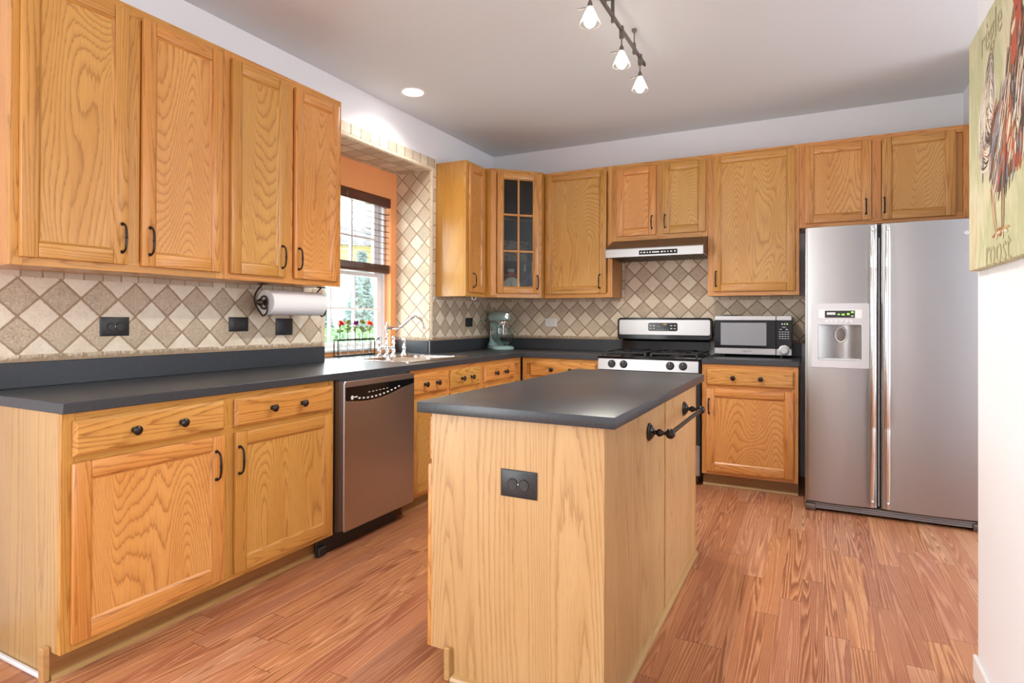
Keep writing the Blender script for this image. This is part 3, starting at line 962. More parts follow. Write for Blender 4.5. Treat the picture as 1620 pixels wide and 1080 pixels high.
# ------------------------------------------------------------------ island
IS = thing('kitchen_island', 'oak kitchen island with a black worktop in the middle of the floor', 'kitchen island', (1.94, 2.4, 0))
IX0, IX1, IY0, IY1 = 1.637, 2.243, 1.668, 3.135
b = world_mb(IS)
b.box(IX0, IX1 - .006, IY0 + .006, IY1, .09, ZB, 'laminate')
b.box(IX0 + .062, IX1 - .006, IY0 + .006, IY1 - .005, .001, .09, 'laminate')
b.build('body', IS)
b = world_mb(IS)     # end panel with a notch for the toe kick
b.prism([(IX0, .09), (IX0 + .062, .09), (IX0 + .062, .001), (IX1, .001), (IX1, ZB), (IX0, ZB)], IY0, IY0 + .0055, 'laminate', 'y')
b.build('end_panel', IS)
for y0, y1 in ((IY0 + .006, 2.443), (2.463, IY1)):
    world_mb(IS).box(IX1 - .0055, IX1, y0, y1, .001, ZB, 'laminate').build('side_panel', IS)
world_mb(IS).box(IX1 - .005, IX1 + .005, 2.443, 2.463, .001, ZB, 'laminate', .001).build('seam_strip', IS)
world_mb(IS).box(IX1 - .006, IX1 + .003, IY1, IY1 + .012, .001, ZB, 'oak_v', .002).build('seam_strip', IS)
b = world_mb(IS)
b.prism([(IX1, .001), (IX1 + .017, .001), (IX1 + .015, .010), (IX1 + .009, .017), (IX1, .020)], IY0, IY1, 'oak_trim_y', 'y')
b.prism([(IY0, .001), (IY0 - .017, .001), (IY0 - .015, .010), (IY0 - .009, .017), (IY0, .020)], IX0 + .085, IX1 + .01, 'oak_trim_x', 'x')
b.build('quarter_round', IS)
world_mb(IS).box(IX0 + .062, IX0 + .084, IY0 - .018, IY0 + .002, .001, .108, 'oak_trim_x', .003).build('corner_strip', IS)
for k in range(2):      # doors and drawers on the far side, seen edge-on
    y0 = 1.672 + k * .74
    for z0, z1, nm in ((.085, .70, 'door'), (.715, .862, 'drawer')):
        d_ = (door_mb(0, .72, z0, z1) if nm == 'door' else drawer_mb(0, .72, z0, z1)).build(nm, IS, Vector((IX0 - .0005, y0 + .72, 0)) - Vector(IS.location), (0, 0, R(-90)))
        if nm == 'door':
            put(PULL, 'handle', d_, (.06 if k == 0 else .66, -.019, .62))
        else:
            put(KNOB, 'knob', d_, (.27, -.019, .79))
            put(KNOB, 'knob', d_, (.45, -.019, .79))
b = world_mb(IS)
b.box(1.600, 2.286, 1.632, 3.150, ZB + .001, .914, 'counter', .003, seg=2)
b.build('worktop', IS)

# towel bar on the island's right side
TB = thing('towel_bar', 'bronze towel bar on turned posts fixed to the right side of the island', 'towel bar', (IX1, 2.52, .777))
for s, y in ((0, 2.186), (1, 2.838)):
    X = Matrix.Translation(Vector((IX1 + .0005, y, .777)) - Vector(TB.location)) @ Matrix.Rotation(R(90), 4, 'Y')
    MB().lathe([(.033, 0), (.033, .004), (.030, .007), (.027, .008), (.026, .012), (.020, .015), (.017, .018), (.0085, .022), (.0075, .027), (.0135, .034), (.0145, .039), (.0125, .045), (.0075, .052), (.006, .058), (.009, .064), (.0150, .066), (.0185, .074), (.0190, .080), (.0165, .088), (.0100, .094), (.0005, .096)], 'bronze', 24, X).build('post', TB)
MB().cyl((.078, 2.186 - 2.52, 0), (.078, 2.838 - 2.52, 0), .0085, 'bronze', 14).build('bar', TB)


# ------------------------------------------------------------------ outlets and plates
def outlet(name, label, loc, rz, w_, h, mat, kind):
    T = thing(name, label, 'outlet' if kind != 'blank' else 'wall plate', loc, rz, 'wall plates')
    b = MB()
    b.loft([[(-w_ / 2, 0, -h / 2), (w_ / 2, 0, -h / 2), (w_ / 2, 0, h / 2), (-w_ / 2, 0, h / 2)],
            [(-w_ / 2, -.003, -h / 2), (w_ / 2, -.003, -h / 2), (w_ / 2, -.003, h / 2), (-w_ / 2, -.003, h / 2)],
            [(-w_ / 2 + .006, -.0065, -h / 2 + .006), (w_ / 2 - .006, -.0065, -h / 2 + .006), (w_ / 2 - .006, -.0065, h / 2 - .006), (-w_ / 2 + .006, -.0065, h / 2 - .006)]], mat)
    b.build('cover_plate', T)
    if kind == 'duplex':
        for s in (-1, 1):
            q = MB()
            X = Matrix.Translation((s * .0195, -.0062, 0)) @ Matrix.Rotation(R(90), 4, 'X')
            q.loft([[(x, y * .93, z) for x, y, z in rrect(-.0145, .0145, -.0165, .0165, .013, zz)] for zz in (0, .002)], mat, X=X)
            q.box(-.007, .003, -.0088, -.0080, .005, .0075, 'ink', X=Matrix.Translation((s * .0195, 0, 0)))
            q.box(-.007, .003, -.0088, -.0080, -.0075, -.005, 'ink', X=Matrix.Translation((s * .0195, 0, 0)))
            q.ball((s * .0195 + .008, -.0078, 0), .0022, 'ink', 8)
            q.tube([(s * .0195 + .0158 * math.cos(t), -.0082, .0168 * math.sin(t)) for t in [2 * PI * k / 24 for k in range(24)]], .0011, 'iron' if mat == 'blackplate' else mat, 5, closed=True)
            q.build('socket', T)
        MB().lathe([(.0028, 0), (.0024, .0012)], 'grey_plastic', 10, Matrix.Translation((0, -.0064, 0)) @ Matrix.Rotation(R(90), 4, 'X')).build('screw', T)
    elif kind == 'blank':
        q = MB()
        q.box(-w_ * .27, w_ * .27, -.0085, -.006, -h * .22, h * .22, mat, .001)
        q.build('insert', T)
    elif kind == 'switch':
        q = MB()
        q.box(-.016, .016, -.0085, -.006, -.033, .033, mat, .001)
        q.box(-.005, .005, -.017, -.008, .004, .018, mat, .002)
        q.build('toggle', T)
    return T


outlet('outlet', 'black double socket outlet on the tile, leftmost above the left counter', (T8, 1.556, 1.152), 90, .124, .084, 'blackplate', 'duplex')
outlet('outlet', 'black wall plate on the tile halfway between the socket outlet and the towel roll', (T8, 2.195, 1.158), 90, .122, .077, 'blackplate', 'blank')
outlet('outlet', 'square black plate on the tile partly hidden below the paper towel roll', (T8, 2.505, 1.142), 90, .125, .098, 'blackplate', 'switch')
outlet('outlet', 'small black plate on the tile between the faucet and the mixer', (T8, 4.599, 1.162), 90, .12, .080, 'blackplate', 'blank')
outlet('outlet', 'white double socket outlet on the rear tile right of the mixer', (.619, D - T8, 1.162), 0, .120, .077, 'white_plastic', 'duplex')
outlet('outlet', 'black double socket outlet in the end panel of the island', (1.966, IY0 - .0005, .676), 0, .125, .085, 'blackplate', 'duplex')

# ------------------------------------------------------------------ dishwasher
DW = thing('dishwasher', 'stainless dishwasher with black control strip under the counter', 'dishwasher', (.612, 2.283, 0), 90)
MB().box(.004, .628, .02, .59, .11, .872, 'greydark').box(.004, .030, -.030, .02, .11, .872, 'pewter').build('body', DW)
b = MB()
b.loft([[(x, y, z) for x, z, y in rrect(.030, .627, .098, .869, .012, zz)] for zz in (.0, -.036)], 'steel_dw')
b.loft([[(x, y, z) for x, z, y in rrect(.030 + q, .627 - q, .098 + q, .869 - q, .012, zz)] for zz, q in ((-.036, 0), (-.040, .004))], 'steel_dw', cap0=False)
b.build('door', DW)
b = MB()
N = 20
arc = [(.042 + .573 * i / N, .768 - .016 * math.sin(PI * min(1, i / N * 1.25)) + .058 * max(0, i / N - .25) ** 1.6 * 1.2) for i in range(N + 1)]
b.prism(arc + [(.615, .838), (.042, .838)], -.0405, -.044, 'blackgloss', 'y')
b.build('control_panel', DW)
b = MB()
for i in range(11):
    t = .17 + i * .058
    x = .042 + .573 * t
    z = .768 - .016 * math.sin(PI * min(1, t * 1.25)) + .07 * max(0, t - .25) ** 1.6 + .016
    b.box(x - .008, x + .008, -.0448, -.0442, z - .004, z + .004, 'mark')
for i in range(6):
    b.box(.21 + i * .03, .224 + i * .03, -.0448, -.0442, .797 + i * .001, .8 + i * .001, 'mark')
b.lathe([(.011, 0), (.011, .0006)], 'mark', 14, Matrix.Translation((.085, -.0441, .782)) @ Matrix.Rotation(R(90), 4, 'X'))
b.box(.10, .125, -.0448, -.0442, .780, .787, 'mark')
b.build('button_marks', DW)
b = MB()
b.tube([(.042 + .573 * i / N, -.0415, arc[i][1] - .0015) for i in range(N + 1)], .0022, 'steel_bright', 6)
b.build('trim_line', DW)
MB().box(-.085, .545, .030, .045, .002, .096, 'black', .004).box(-.085, -.03, .012, .035, .004, .05, 'black', .006).build('toe_kick', DW)

# ------------------------------------------------------------------ sink and faucet
SK = thing('sink', 'stainless double bowl drop-in sink below the window', 'sink', (.23, 3.39, .914))
bm = bmesh.new()
def ring(pts):
    vs = [bm.verts.new(p) for p in pts]
    return [bm.edges.new((vs[i], vs[(i + 1) % len(vs)])) for i in range(len(vs))]
bowls = [(.075, .455, 3.085, 3.385), (.075, .455, 3.425, 3.705)]
ox, oy, oz = SK.location
eds = ring([(x - ox, y - oy, .0055) for x, y, z in rrect(-.055, .522, 3.022, 3.768, .04, 0)])
for q in bowls:
    eds += ring([(x - ox, y - oy, .0055) for x, y, z in rrect(*q, .05, 0)])
bmesh.ops.triangle_fill(bm, edges=eds, use_beauty=True)
bm.verts.index_update()
b = MB()
b.add([v.co[:] for v in bm.verts], [[v.index for v in f.verts] for f in bm.faces], 'sink')
bm.free()
W0 = Matrix.Translation((-ox, -oy, 0))
b.loft([rrect(-.055, .522, 3.022, 3.768, .04, .0055), rrect(-.061, .528, 3.016, 3.774, .044, .0005)], 'sink', False, False, X=W0)
b.build('rim', SK)
for q in bowls:
    x0, x1, y0, y1 = q
    c = MB()
    c.loft([rrect(x0, x1, y0, y1, .05, .0055), rrect(x0 + .006, x1 - .006, y0 + .006, y1 - .006, .05, -.006), rrect(x0 + .012, x1 - .012, y0 + .012, y1 - .012, .055, -.14), rrect(x0 + .05, x1 - .05, y0 + .05, y1 - .05, .05, -.17)], 'sink', False, True, X=W0)
    o = c.build('bowl', SK, ang=60)
    MB().lathe([(.04, 0), (.036, .003), (.02, .001)], 'chrome', 18, Matrix.Translation(((x0 + x1) / 2 - ox, (y0 + y1) / 2 - oy, -.1695))).build('drain', o)

FX = .045
FT = thing('faucet', 'chrome bridge faucet with curved spout standing behind the sink', 'faucet', (FX, 3.405, .9197))
post = [(.024, 0), (.024, .004), (.020, .008), (.013, .016), (.011, .028), (.015, .040), (.016, .048), (.012, .056), (.0095, .066), (.0095, .085), (.013, .09), (.013, .097), (.010, .103), (.0105, .125), (.012, .13)]
for y, nm in ((-.082, 'handle'), (.075, 'handle')):
    s = -1 if y < 0 else 1
    o = MB().lathe(post, 'chrome', 18, Matrix.Translation((0, y, 0))).build('valve_body', FT, ang=50)
    h = MB()
    h.ball((0, y, .134), .0125, 'chrome')
    h.tube([(0, y, .134), (.004, y + s * .02, .137), (.012, y + s * .045, .128), (.016, y + s * .055, .120)], [.007, .0065, .0075, .004], 'chrome', 10)
    h.build('lever', o)
c = MB()
c.lathe([(.025, 0), (.025, .004), (.021, .009), (.014, .018), (.012, .03), (.016, .042), (.0165, .055), (.0125, .066), (.011, .08), (.0135, .086), (.0135, .092), (.010, .10), (.0095, .13), (.0125, .134), (.0125, .140), (.0095, .145), (.009, .18), (.0125, .188), (.0145, .198), (.0145, .214), (.0115, .222), (.006, .226), (.005, .23), (.0075, .235), (.0078, .24), (.0045, .246), (.0005, .248)], 'chrome', 18)
c.build('column', FT, ang=50)
br = MB()
br.cyl((0, -.08, .062), (0, .073, .062), .0075, 'chrome')
for y in (-.04, .036):
    br.ball((0, y, .062), .0105, 'chrome', 12, (1, .8, 1))
br.build('bridge', FT)
sp = MB()
pts = [(0, 0), (.05, 0), (.10, .0), (.125, .006), (.16, .03), (.20, .062), (.225, .076), (.25, .080), (.275, .074), (.297, .055), (.310, .028), (.316, .006)]
sp.tube([(x, 0, .207 + z) for x, z in pts], [.0125, .0115, .0105, .0100, .0098, .0095, .0095, .0095, .0095, .0095, .0098, .0100], 'chrome', 14)
sp.lathe([(.0105, 0), (.0145, -.006), (.0145, -.012), (.011, -.014)], 'chrome', 16, Matrix.Translation((.317, 0, .211)))
sp.build('spout', FT, ang=50)
SS = thing('side_sprayer', 'chrome side sprayer on its base right of the faucet handles', 'sprayer', (.05, 3.60, .9197))
MB().lathe([(.025, 0), (.025, .004), (.020, .012), (.0125, .03), (.012, .036)], 'chrome', 18).build('base', SS)
MB().lathe([(.0115, .036), (.013, .045), (.0165, .052), (.0155, .062), (.010, .075), (.0095, .09), (.012, .1), (.0185, .112), (.019, .122), (.013, .13), (.0005, .133)], 'chrome', 18).tube([(0, 0, .118), (.01, -.012, .125), (.022, -.03, .126)], .006, 'chrome', 8).build('spray_head', SS, ang=50)

# ------------------------------------------------------------------ window blind
VB = thing('window_blind', 'dark mahogany venetian blind hanging half down in the kitchen window', 'blind', (-.37, 3.44, 2.176))
b = world_mb(VB)
b.box(NX - .03, NX + .004, WY0 + .014, WY1 - .014, 2.100, 2.1745, 'mahogany', .004)
b.build('valance', VB)
b = world_mb(VB)
b.box(NX - .055, NX - .001, WY0 + .018, WY1 - .018, 1.562, 1.583, 'mahogany', .003)
for i in range(6):
    b.box(NX - .054, NX - .002, WY0 + .018, WY1 - .018, 1.585 + i * .0078, 1.5905 + i * .0078, 'mahogany', .001)
b.build('bottom_rail', VB)
for i in range(9):
    z = 1.672 + i * .0465
    X = Matrix.Translation((0, 0, z)) @ Matrix.Translation((NX - .03, 0, 0)) @ Matrix.Rotation(R(8), 4, 'Y') @ Matrix.Translation((-NX + .03, 0, 0))
    world_mb(VB).box(NX - .055, NX - .005, WY0 + .018, WY1 - .018, 0, .0028, 'mahogany', X=X).build('slat', VB)
for y in (3.10, 3.50, 3.80):
    world_mb(VB).cyl((NX - .004, y, 1.57), (NX - .004, y, 2.10), .0012, 'mahogany', 5).build('cord', VB)
b = world_mb(VB)
b.cyl((NX + .008, 3.40, 2.13), (NX + .008, 3.40, 2.155), .003, 'clear', 8).ball((NX + .009, 3.40, 2.125), .006, 'clear', 8)
b.build('tilt_hook', VB)

# ------------------------------------------------------------------ flowers in test tubes on the sill side of the counter
RK = thing('test_tube_rack', 'low black metal rack holding five glass tubes on the counter under the window', 'rack', (-.27, 3.42, .914))
ry0, ry1 = 3.222, 3.625
b = world_mb(RK)
b.box(-.292, -.248, ry0, ry1, .9145, .926, 'iron', .002)
b.build('base', RK)
b = world_mb(RK)
for x in (-.290, -.250):
    b.box(x - .003, x + .003, ry0, ry1, 1.030, 1.042, 'iron', .001)
for i in range(6):
    y = ry0 + (ry1 - ry0) * i / 5
    b.box(-.292, -.248, y - .003 + (.003 if i == 0 else -.003 if i == 5 else 0), y + .003 + (.003 if i == 0 else -.003 if i == 5 else 0), 1.0305, 1.0415, 'iron')
b.build('top_frame', RK)
for y in (ry0 + .003, ry1 - .003):
    for x in (-.289, -.251):
        world_mb(RK).box(x - .003, x + .003, y - .003, y + .003, .926, 1.031, 'iron').build('leg', RK)
TUBE = None
fl = [('red', 'red', 'leaf'), ('green', 'leaf2', 'leaf'), ('purple', 'purple', 'leaf'), ('pale green', 'leaf2', 'leaf'), ('orange-red', 'orangered', 'leaf2')]
ordn = ['first tube from the left, at the rack end', 'second tube from the left', 'middle tube of the rack', 'fourth tube from the left', 'last tube, nearest the faucet']
for i, (nm, pm, lm) in enumerate(fl):
    y = ry0 + (ry1 - ry0) * (i + .5) / 5
    if TUBE is None:
        t = MB()
        prof = [(.0005, .0), (.010, .002), (.0145, .010), (.0150, .02), (.0150, .105), (.0105, .125), (.0095, .145), (.0120, .158)]
        t.lathe(prof, 'clear', 16, cap1=False)
        TUBE = t.mesh('test_tube', 60)
    o = bpy.data.objects.new('test_tube', TUBE)
    COL.objects.link(o)
    o.location = (-.27, y, .9265)
    tag(o, 'clear glass test tube holding the %s flower in the black rack' % nm, 'test tube', 'test tubes in the rack')
    F = thing('flower', '%s flower sprig standing in the %s' % (nm, ordn[i]), 'flower', (-.27, y, .945), 0, 'flower sprigs under the window')
    random.seed(20 + i)
    s = MB().tube([(0, 0, 0), (.002, .001, .09), (.0, .0, .15), (.003, -.004, .185)], .0022, 'stem', 6)
    s.build('stem', F)
    p = MB()
    for k in range(26):
        a, e = random.uniform(0, 2 * PI), random.uniform(-.2, 1.1)
        X = Matrix.Translation((.003, (-.006 if i % 2 else .006), .198 + (.008 if i in (1, 3) else 0))) @ Matrix.Rotation(a, 4, 'Z') @ Matrix.Rotation(-e, 4, 'Y')
        L = random.uniform(.026, .048)
        p.add([(0, 0, 0), (L * .55, L * .28, .002), (L, 0, .004), (L * .55, -L * .28, .002), (L * .5, 0, .006)], [(0, 3, 4), (3, 2, 4), (2, 1, 4), (1, 0, 4)], pm, X)
    p.build('blossom', F)
    l = MB()
    for k in range(12):
        a = random.uniform(0, 2 * PI)
        zz = random.uniform(.135, .175)
        L = random.uniform(.035, .06)
        X = Matrix.Translation((0, 0, zz)) @ Matrix.Rotation(a, 4, 'Z') @ Matrix.Rotation(R(-random.uniform(10, 55)), 4, 'Y')
        l.add([(0, 0, 0), (L * .5, L * .22, .003), (L, 0, -.003), (L * .5, -L * .22, .003), (L * .5, 0, -.002)], [(0, 4, 1), (0, 3, 4), (4, 2, 1), (3, 2, 4)], lm, X)
    l.build('leaves', F)

# ------------------------------------------------------------------ paper towel holder and roll
PX, PZ, PY0, PY1 = .165, 1.276, 2.238, 2.625
PH = thing('paper_towel_holder', 'dark iron paper towel holder with pointed finials under the wall cabinet', 'paper towel holder', (PX, 2.43, 1.375))
b = world_mb(PH)
b.cyl((PX, PY0 - .05, PZ), (PX, PY1 + .035, PZ), .007, 'iron')
b.build('rod', PH)
for s, y in ((-1, PY0), (1, PY1)):
    b = world_mb(PH)
    yy = y + s * .018
    pts = []
    for i in range(15):
        t = i / 14
        pts.append((PX - .075 * math.sin(PI * t) * (1 - .3 * t), yy, 1.3745 - (1.3745 - PZ + .072) * t))
    b.tube(pts, .0045, 'iron', 8)
    b.tube([(PX + .036 * math.cos(a_), yy, PZ - .036 + .036 * math.sin(a_)) for a_ in [R(-90 + 15 * q) for q in range(13)]], .0045, 'iron', 8)
    b.box(PX - .03, PX + .03, yy - .010, yy + .010, 1.3715, 1.3755, 'iron', .001)
    b.build('bracket', PH)
    c = world_mb(PH)
    Y2 = y + s * .02
    ringp = [(PX + .028 * math.cos(2 * PI * k / 24), y + s * .010, PZ + .034 * math.sin(2 * PI * k / 24)) for k in range(24)]
    c.tube(ringp, .0045, 'iron', 8, closed=True)
    c.build('ring', PH)
    q = world_mb(PH)
    X = Matrix.Translation((PX, y + s * .022, PZ)) @ Matrix.Rotation(R(-90 * s), 4, 'X')
    q.lathe([(.010, 0), (.019, .006), (.021, .014), (.016, .022), (.0085, .034), (.0005, .046)], 'iron', 12, X)
    q.build('finial', PH)
PR = thing('paper_towel_roll', 'white paper towel roll hanging under the wall cabinet left of the window', 'paper towel roll', (PX, 2.43, PZ))
b = MB()
XR = Matrix.Translation((0, PY0 - 2.43, 0)) @ Matrix.Rotation(R(-90), 4, 'X')
RL = PY1 - PY0
b.lathe([(.021, 0), (.066, 0), (.068, .003), (.068, RL - .003), (.066, RL), (.021, RL), (.021, RL * .5), (.021, 0)], 'paper', 48, XR, False, False)
b.build('paper', PR)
MB().lathe([(.0205, .001), (.0205, RL - .001), (.019, RL - .001), (.019, .001), (.0205, .001)], 'card', 24, XR, False, False).build('cardboard_core', PR)

# ------------------------------------------------------------------ stand mixer
MX = thing('stand_mixer', 'aqua stand mixer with a clear glass bowl in the counter corner', 'mixer', (.185, 4.855, .9145), -38)
b = MB()
b.loft([[(x * 1., y * (.78 + .22 * (x > 0)), z) for x, y, z in rrect(-.165 + q, .165 - q, -.105 + q, .105 - q, .09, zz, 8)] for zz, q in ((0, .004), (.004, 0), (.022, .0), (.032, .012), (.036, .03))], 'aqua')
b.build('base', MX, ang=50)
b = MB()
def ell(cx, rx, ry, z, n=20):
    return [(cx + rx * math.cos(2 * PI * k / n), ry * math.sin(2 * PI * k / n), z) for k in range(n)]
b.loft([ell(-.085, .078, .080, .034), ell(-.10, .056, .058, .065), ell(-.108, .046, .048, .11), ell(-.108, .043, .046, .17), ell(-.10, .047, .048, .205), ell(-.095, .058, .052, .235), ell(-.09, .06, .054, .245)], 'aqua')
b.build('column', MX, ang=60)
b = MB()
loops = []
N = 18
for i in range(N + 1):
    t = i / N
    x = -.165 + .335 * t
    s = max(.02, 1 - abs((t - .45) / .58) ** 3.2) ** .5
    rr = .066 * s * (1.05 - .18 * t)
    loops.append([(x, rr * 1.0 * math.cos(2 * PI * k / 20), .292 + rr * .98 * max(math.sin(2 * PI * k / 20), -.72)) for k in range(20)])
b.loft(loops, 'aqua')
b.build('head', MX, ang=60)
b = MB()
b.lathe([(.026, 0), (.026, .012), (.022, .016), (.0005, .017)], 'chrome', 20, Matrix.Translation((.160, 0, .305)) @ Matrix.Rotation(R(90), 4, 'Y'))
b.tube([(.172, .0, .305), (.19, -.012, .31), (.2, -.02, .318)], .005, 'chrome', 8)
b.build('hub_cap', MX)
b = MB()
b.tube([(.17 * math.cos(a) * .98 - .0, .062 * math.sin(a), .262) for a in [2 * PI * k / 40 for k in range(40)]], .0065, 'chrome', 8, closed=True)
b.build('trim_band', MX)
MB().lathe([(.042, .222), (.044, .236), (.046, .252), (.046, .262)], 'chrome', 20, Matrix.Translation((.085, 0, 0))).cyl((.085, 0, .14), (.085, 0, .224), .008, 'chrome').build('planetary', MX)
MB().tube([(-.12, -.06, .262), (-.12, -.085, .262)], [.004, .006], 'chrome', 8).ball((-.12, -.088, .262), .009, 'ink', 10).build('speed_lever', MX)
b = MB()
b.lathe([(.045, .037), (.050, .040), (.055, .048), (.082, .075), (.100, .11), (.106, .15), (.105, .19), (.108, .205), (.1055, .205), (.1025, .19), (.1035, .15), (.0975, .112), (.08, .078), (.05, .05), (.0005, .048)], 'clear', 32, Matrix.Translation((.075, 0, 0)), cap1=False)
o = b.build('glass_bowl', MX, ang=60)
MB().tube([(.075 + .04, -.1, .185), (.075 + .052, -.138, .18), (.075 + .054, -.145, .14), (.075 + .048, -.125, .10), (.075 + .038, -.095, .09)], .0065, 'clear', 8).build('bowl_handle', o)

# ------------------------------------------------------------------ things in the glass corner cabinet (placed in the cabinet's own frame)
CM = Matrix.Translation(CO) @ Matrix.Rotation(R(45), 4, 'Z')
def incab(x, y, zw):
    p = CM @ Vector((x, y, 0))
    return (p.x, p.y, zw)
BK = thing('woven_basket', 'grey woven seagrass basket on the shelf behind the glass door', 'basket', incab(.262, .20, 1.7005), 45)
b = MB()
for lo in (0,):
    b.loft([rrect(-.112, .112, -.08, .08, .02, 0), rrect(-.12, .12, -.088, .088, .02, .17), rrect(-.112, .112, -.08, .08, .018, .17), rrect(-.104, .104, -.072, .072, .018, .01)], 'weave')
b.build('body', BK)
MB().tube([(x, y, .172) for x, y, z in rrect(-.117, .117, -.085, .085, .02, 0)], .006, 'weave', 8, closed=True).build('rim', BK)
KS = thing('kitchen_scale', 'orange kitchen scale with a round white dial behind the glass door', 'scale', incab(.226, .15, 1.3945), 35)
b = MB()
b.loft([rrect(-.075, .075, -.055, .06, .02, 0), rrect(-.07, .07, -.05, .055, .02, .10), rrect(-.04, .04, -.03, .03, .02, .17)], 'orange_enamel')
b.build('body', KS)
b = MB()
XD = Matrix.Translation((0, -.058, .085)) @ Matrix.Rotation(R(90), 4, 'X')
b.lathe([(.075, 0), (.076, .006), (.072, .010), (.071, .008), (.0005, .008)], 'white_plastic', 36, XD)
o = b.build('dial', KS)
b = MB()
for k in range(24):
    a = 2 * PI * k / 24
    r0 = .054 if k % 2 else .048
    b.box(-.0008, .0008, r0, .060, .0082, .0088, 'ink', X=XD @ Matrix.Rotation(a, 4, 'Z'))
b.box(-.0018, .0018, -.018, .05, .009, .0098, 'ink', X=XD @ Matrix.Rotation(R(14), 4, 'Z'))
b.lathe([(.007, .0085), (.006, .011)], 'ink', 12, XD)
b.build('needle', o)
MB().lathe([(.058, .178), (.064, .186), (.066, .192), (.0005, .190)], 'orange_enamel', 28).cyl((0, 0, .17), (0, 0, .18), .02, 'orange_enamel').build('tray', KS)
CC = thing('tin', 'small white and orange tin on top of the kitchen scale', 'tin', incab(.226, .15, 1.5875), 45)
MB().lathe([(.03, 0), (.03, .018)], 'orange_enamel', 20).build('band', CC)
MB().lathe([(.0302, .018), (.0302, .042), (.027, .044), (.0005, .044)], 'white_plastic', 20).build('lid', CC)
for i, (x, y, lb) in enumerate(((.360, .15, 'dark wine bottle with silver foil neck, nearer the middle of the glass door'), (.437, .165, 'dark wine bottle with silver foil neck, next to the right edge of the glass door'))):
    WB = thing('wine_bottle', lb, 'bottle', incab(x, y, 1.3945), 0, 'bottles in the glass cabinet')
    MB().lathe([(.034, 0), (.036, .004), (.036, .165), (.030, .19), (.015, .215), (.0135, .225)], 'bottle', 20).build('glass_body', WB, ang=50)
    MB().lathe([(.0145, .222), (.0145, .285), (.0155, .287), (.0155, .294), (.0005, .295)], 'foil', 16).build('foil_capsule', WB)
JR = thing('glass_jar', 'small round glass jar with a dark lid in front of the wine bottles', 'jar', incab(.395, .075, 1.3945), 45)
MB().lathe([(.026, 0), (.034, .01), (.038, .035), (.034, .065), (.028, .075), (.026, .075), (.032, .06), (.035, .035), (.03, .01), (.0005, .006)], 'clear', 24, cap1=False).build('bowl', JR, ang=60)
MB().lathe([(.029, .075), (.030, .088), (.0005, .09)], 'greydark', 20).build('lid', JR)

HK = tag(MB().tube([(0, -.03, -.002), (0, -.03, -.014), (0, -.022, -.022), (0, 0, -.026), (0, .022, -.022), (0, .03, -.014), (0, .03, -.002)], .004, 'white_plastic', 8).build('hook', None, (.27, 4.245, 1.376)), 'small white loop hook under the narrow wall cabinet', 'hook')

# ------------------------------------------------------------------ range hood
RX0, RX1 = 1.293, 2.049
HD = thing('range_hood', 'stainless under-cabinet range hood with a black control strip', 'range hood', (1.671, D - .002, 1.68))
YF, YB = 4.575, D - .009
b = world_mb(HD)
prof = [(YB, 1.690), (YF + .02, 1.690), (YF, 1.683), (YF, 1.747), (YF + .004, 1.752), (4.765, 1.836), (YB, 1.836)]
b.prism([(YB, 1.700), (YF + .01, 1.700), (YF + .004, 1.752), (4.765, 1.836), (YB, 1.836)], RX0, RX1, 'pewter', 'x')
b.build('body', HD)
b = world_mb(HD)
b.box(RX0, RX1, YF, YF + .012, 1.681, 1.749, 'steel_h', .003)
b.build('front_panel', HD)
b = world_mb(HD)
b.box(1.566, 1.86, YF - .0015, YF, 1.696, 1.730, 'blackgloss')
for x, w_ in ((1.578, .012), (1.60, .016), (1.628, .008), (1.648, .01), (1.668, .055), (1.735, .02), (1.762, .01), (1.785, .008), (1.806, .016), (1.836, .012)):
    b.box(x, x + w_, YF - .0021, YF - .0014, 1.708, 1.718, 'mark')
b.build('control_strip', HD)
b = world_mb(HD)
b.box(RX0 + .004, RX1 - .004, YF + .012, YB - .01, 1.690, 1.700, 'greydark')
for k in range(26):
    x = RX0 + .03 + k * .0275
    b.box(x, x + .012, YF + .03, YB - .04, 1.684, 1.690, 'pewter')
b.build('baffle_filter', HD)

# ------------------------------------------------------------------ gas range
RG = thing('gas_range', 'stainless and black gas range between the base cabinets', 'range', (1.678, 4.72, 0))
gx0, gx1 = 1.297, 2.058
b = world_mb(RG)
b.box(gx0, gx1, 4.42, 5.035, .06, .893, 'black', .004)
for x in (gx0 + .04, gx1 - .04):
    for y in (4.46, 5.0):
        b.cyl((x, y, .001), (x, y, .06), .018, 'black')
b.build('body', RG)
b = world_mb(RG)
b.box(gx0 + .002, gx1 - .002, 4.385, 4.425, .30, .80, 'black', .005).box(gx0 + .03, gx1 - .03, 4.382, 4.386, .34, .74, 'blackgloss', .001)
o = b.build('oven_door', RG)
b = world_mb(RG)
b.cyl((gx0 + .06, 4.345, .765), (gx1 - .06, 4.345, .765), .011, 'steel_bright')
for x in (gx0 + .09, gx1 - .09):
    b.cyl((x, 4.345, .765), (x, 4.388, .765), .008, 'steel_bright')
b.build('handle', o)
world_mb(RG).box(gx0 + .002, gx1 - .002, 4.388, 4.425, .075, .29, 'steel_h', .004).build('drawer', RG)
b = world_mb(RG)
b.prism([(4.42, .812), (4.378, .812), (4.386, .893), (4.42, .893)], gx0 + .005, gx1 - .010, 'steel_h', 'x')
b.build('control_panel', RG)
for x in (1.409, 1.502, 1.849, 1.941):
    k = MB(Matrix.Translation(Vector((x, 4.381, .855)) - Vector(RG.location)) @ Matrix.Rotation(R(90 - 5), 4, 'X'))
    k.lathe([(.030, 0), (.030, .001), (.0265, .001), (.0265, .008), (.022, .016), (.0005, .017)], 'black', 28)
    k.box(-.004, .004, -.022, .022, .012, .024, 'black', .002)
    k.box(-.0012, .0012, .008, .021, .0238, .0246, 'mark')
    k.build('knob', RG)
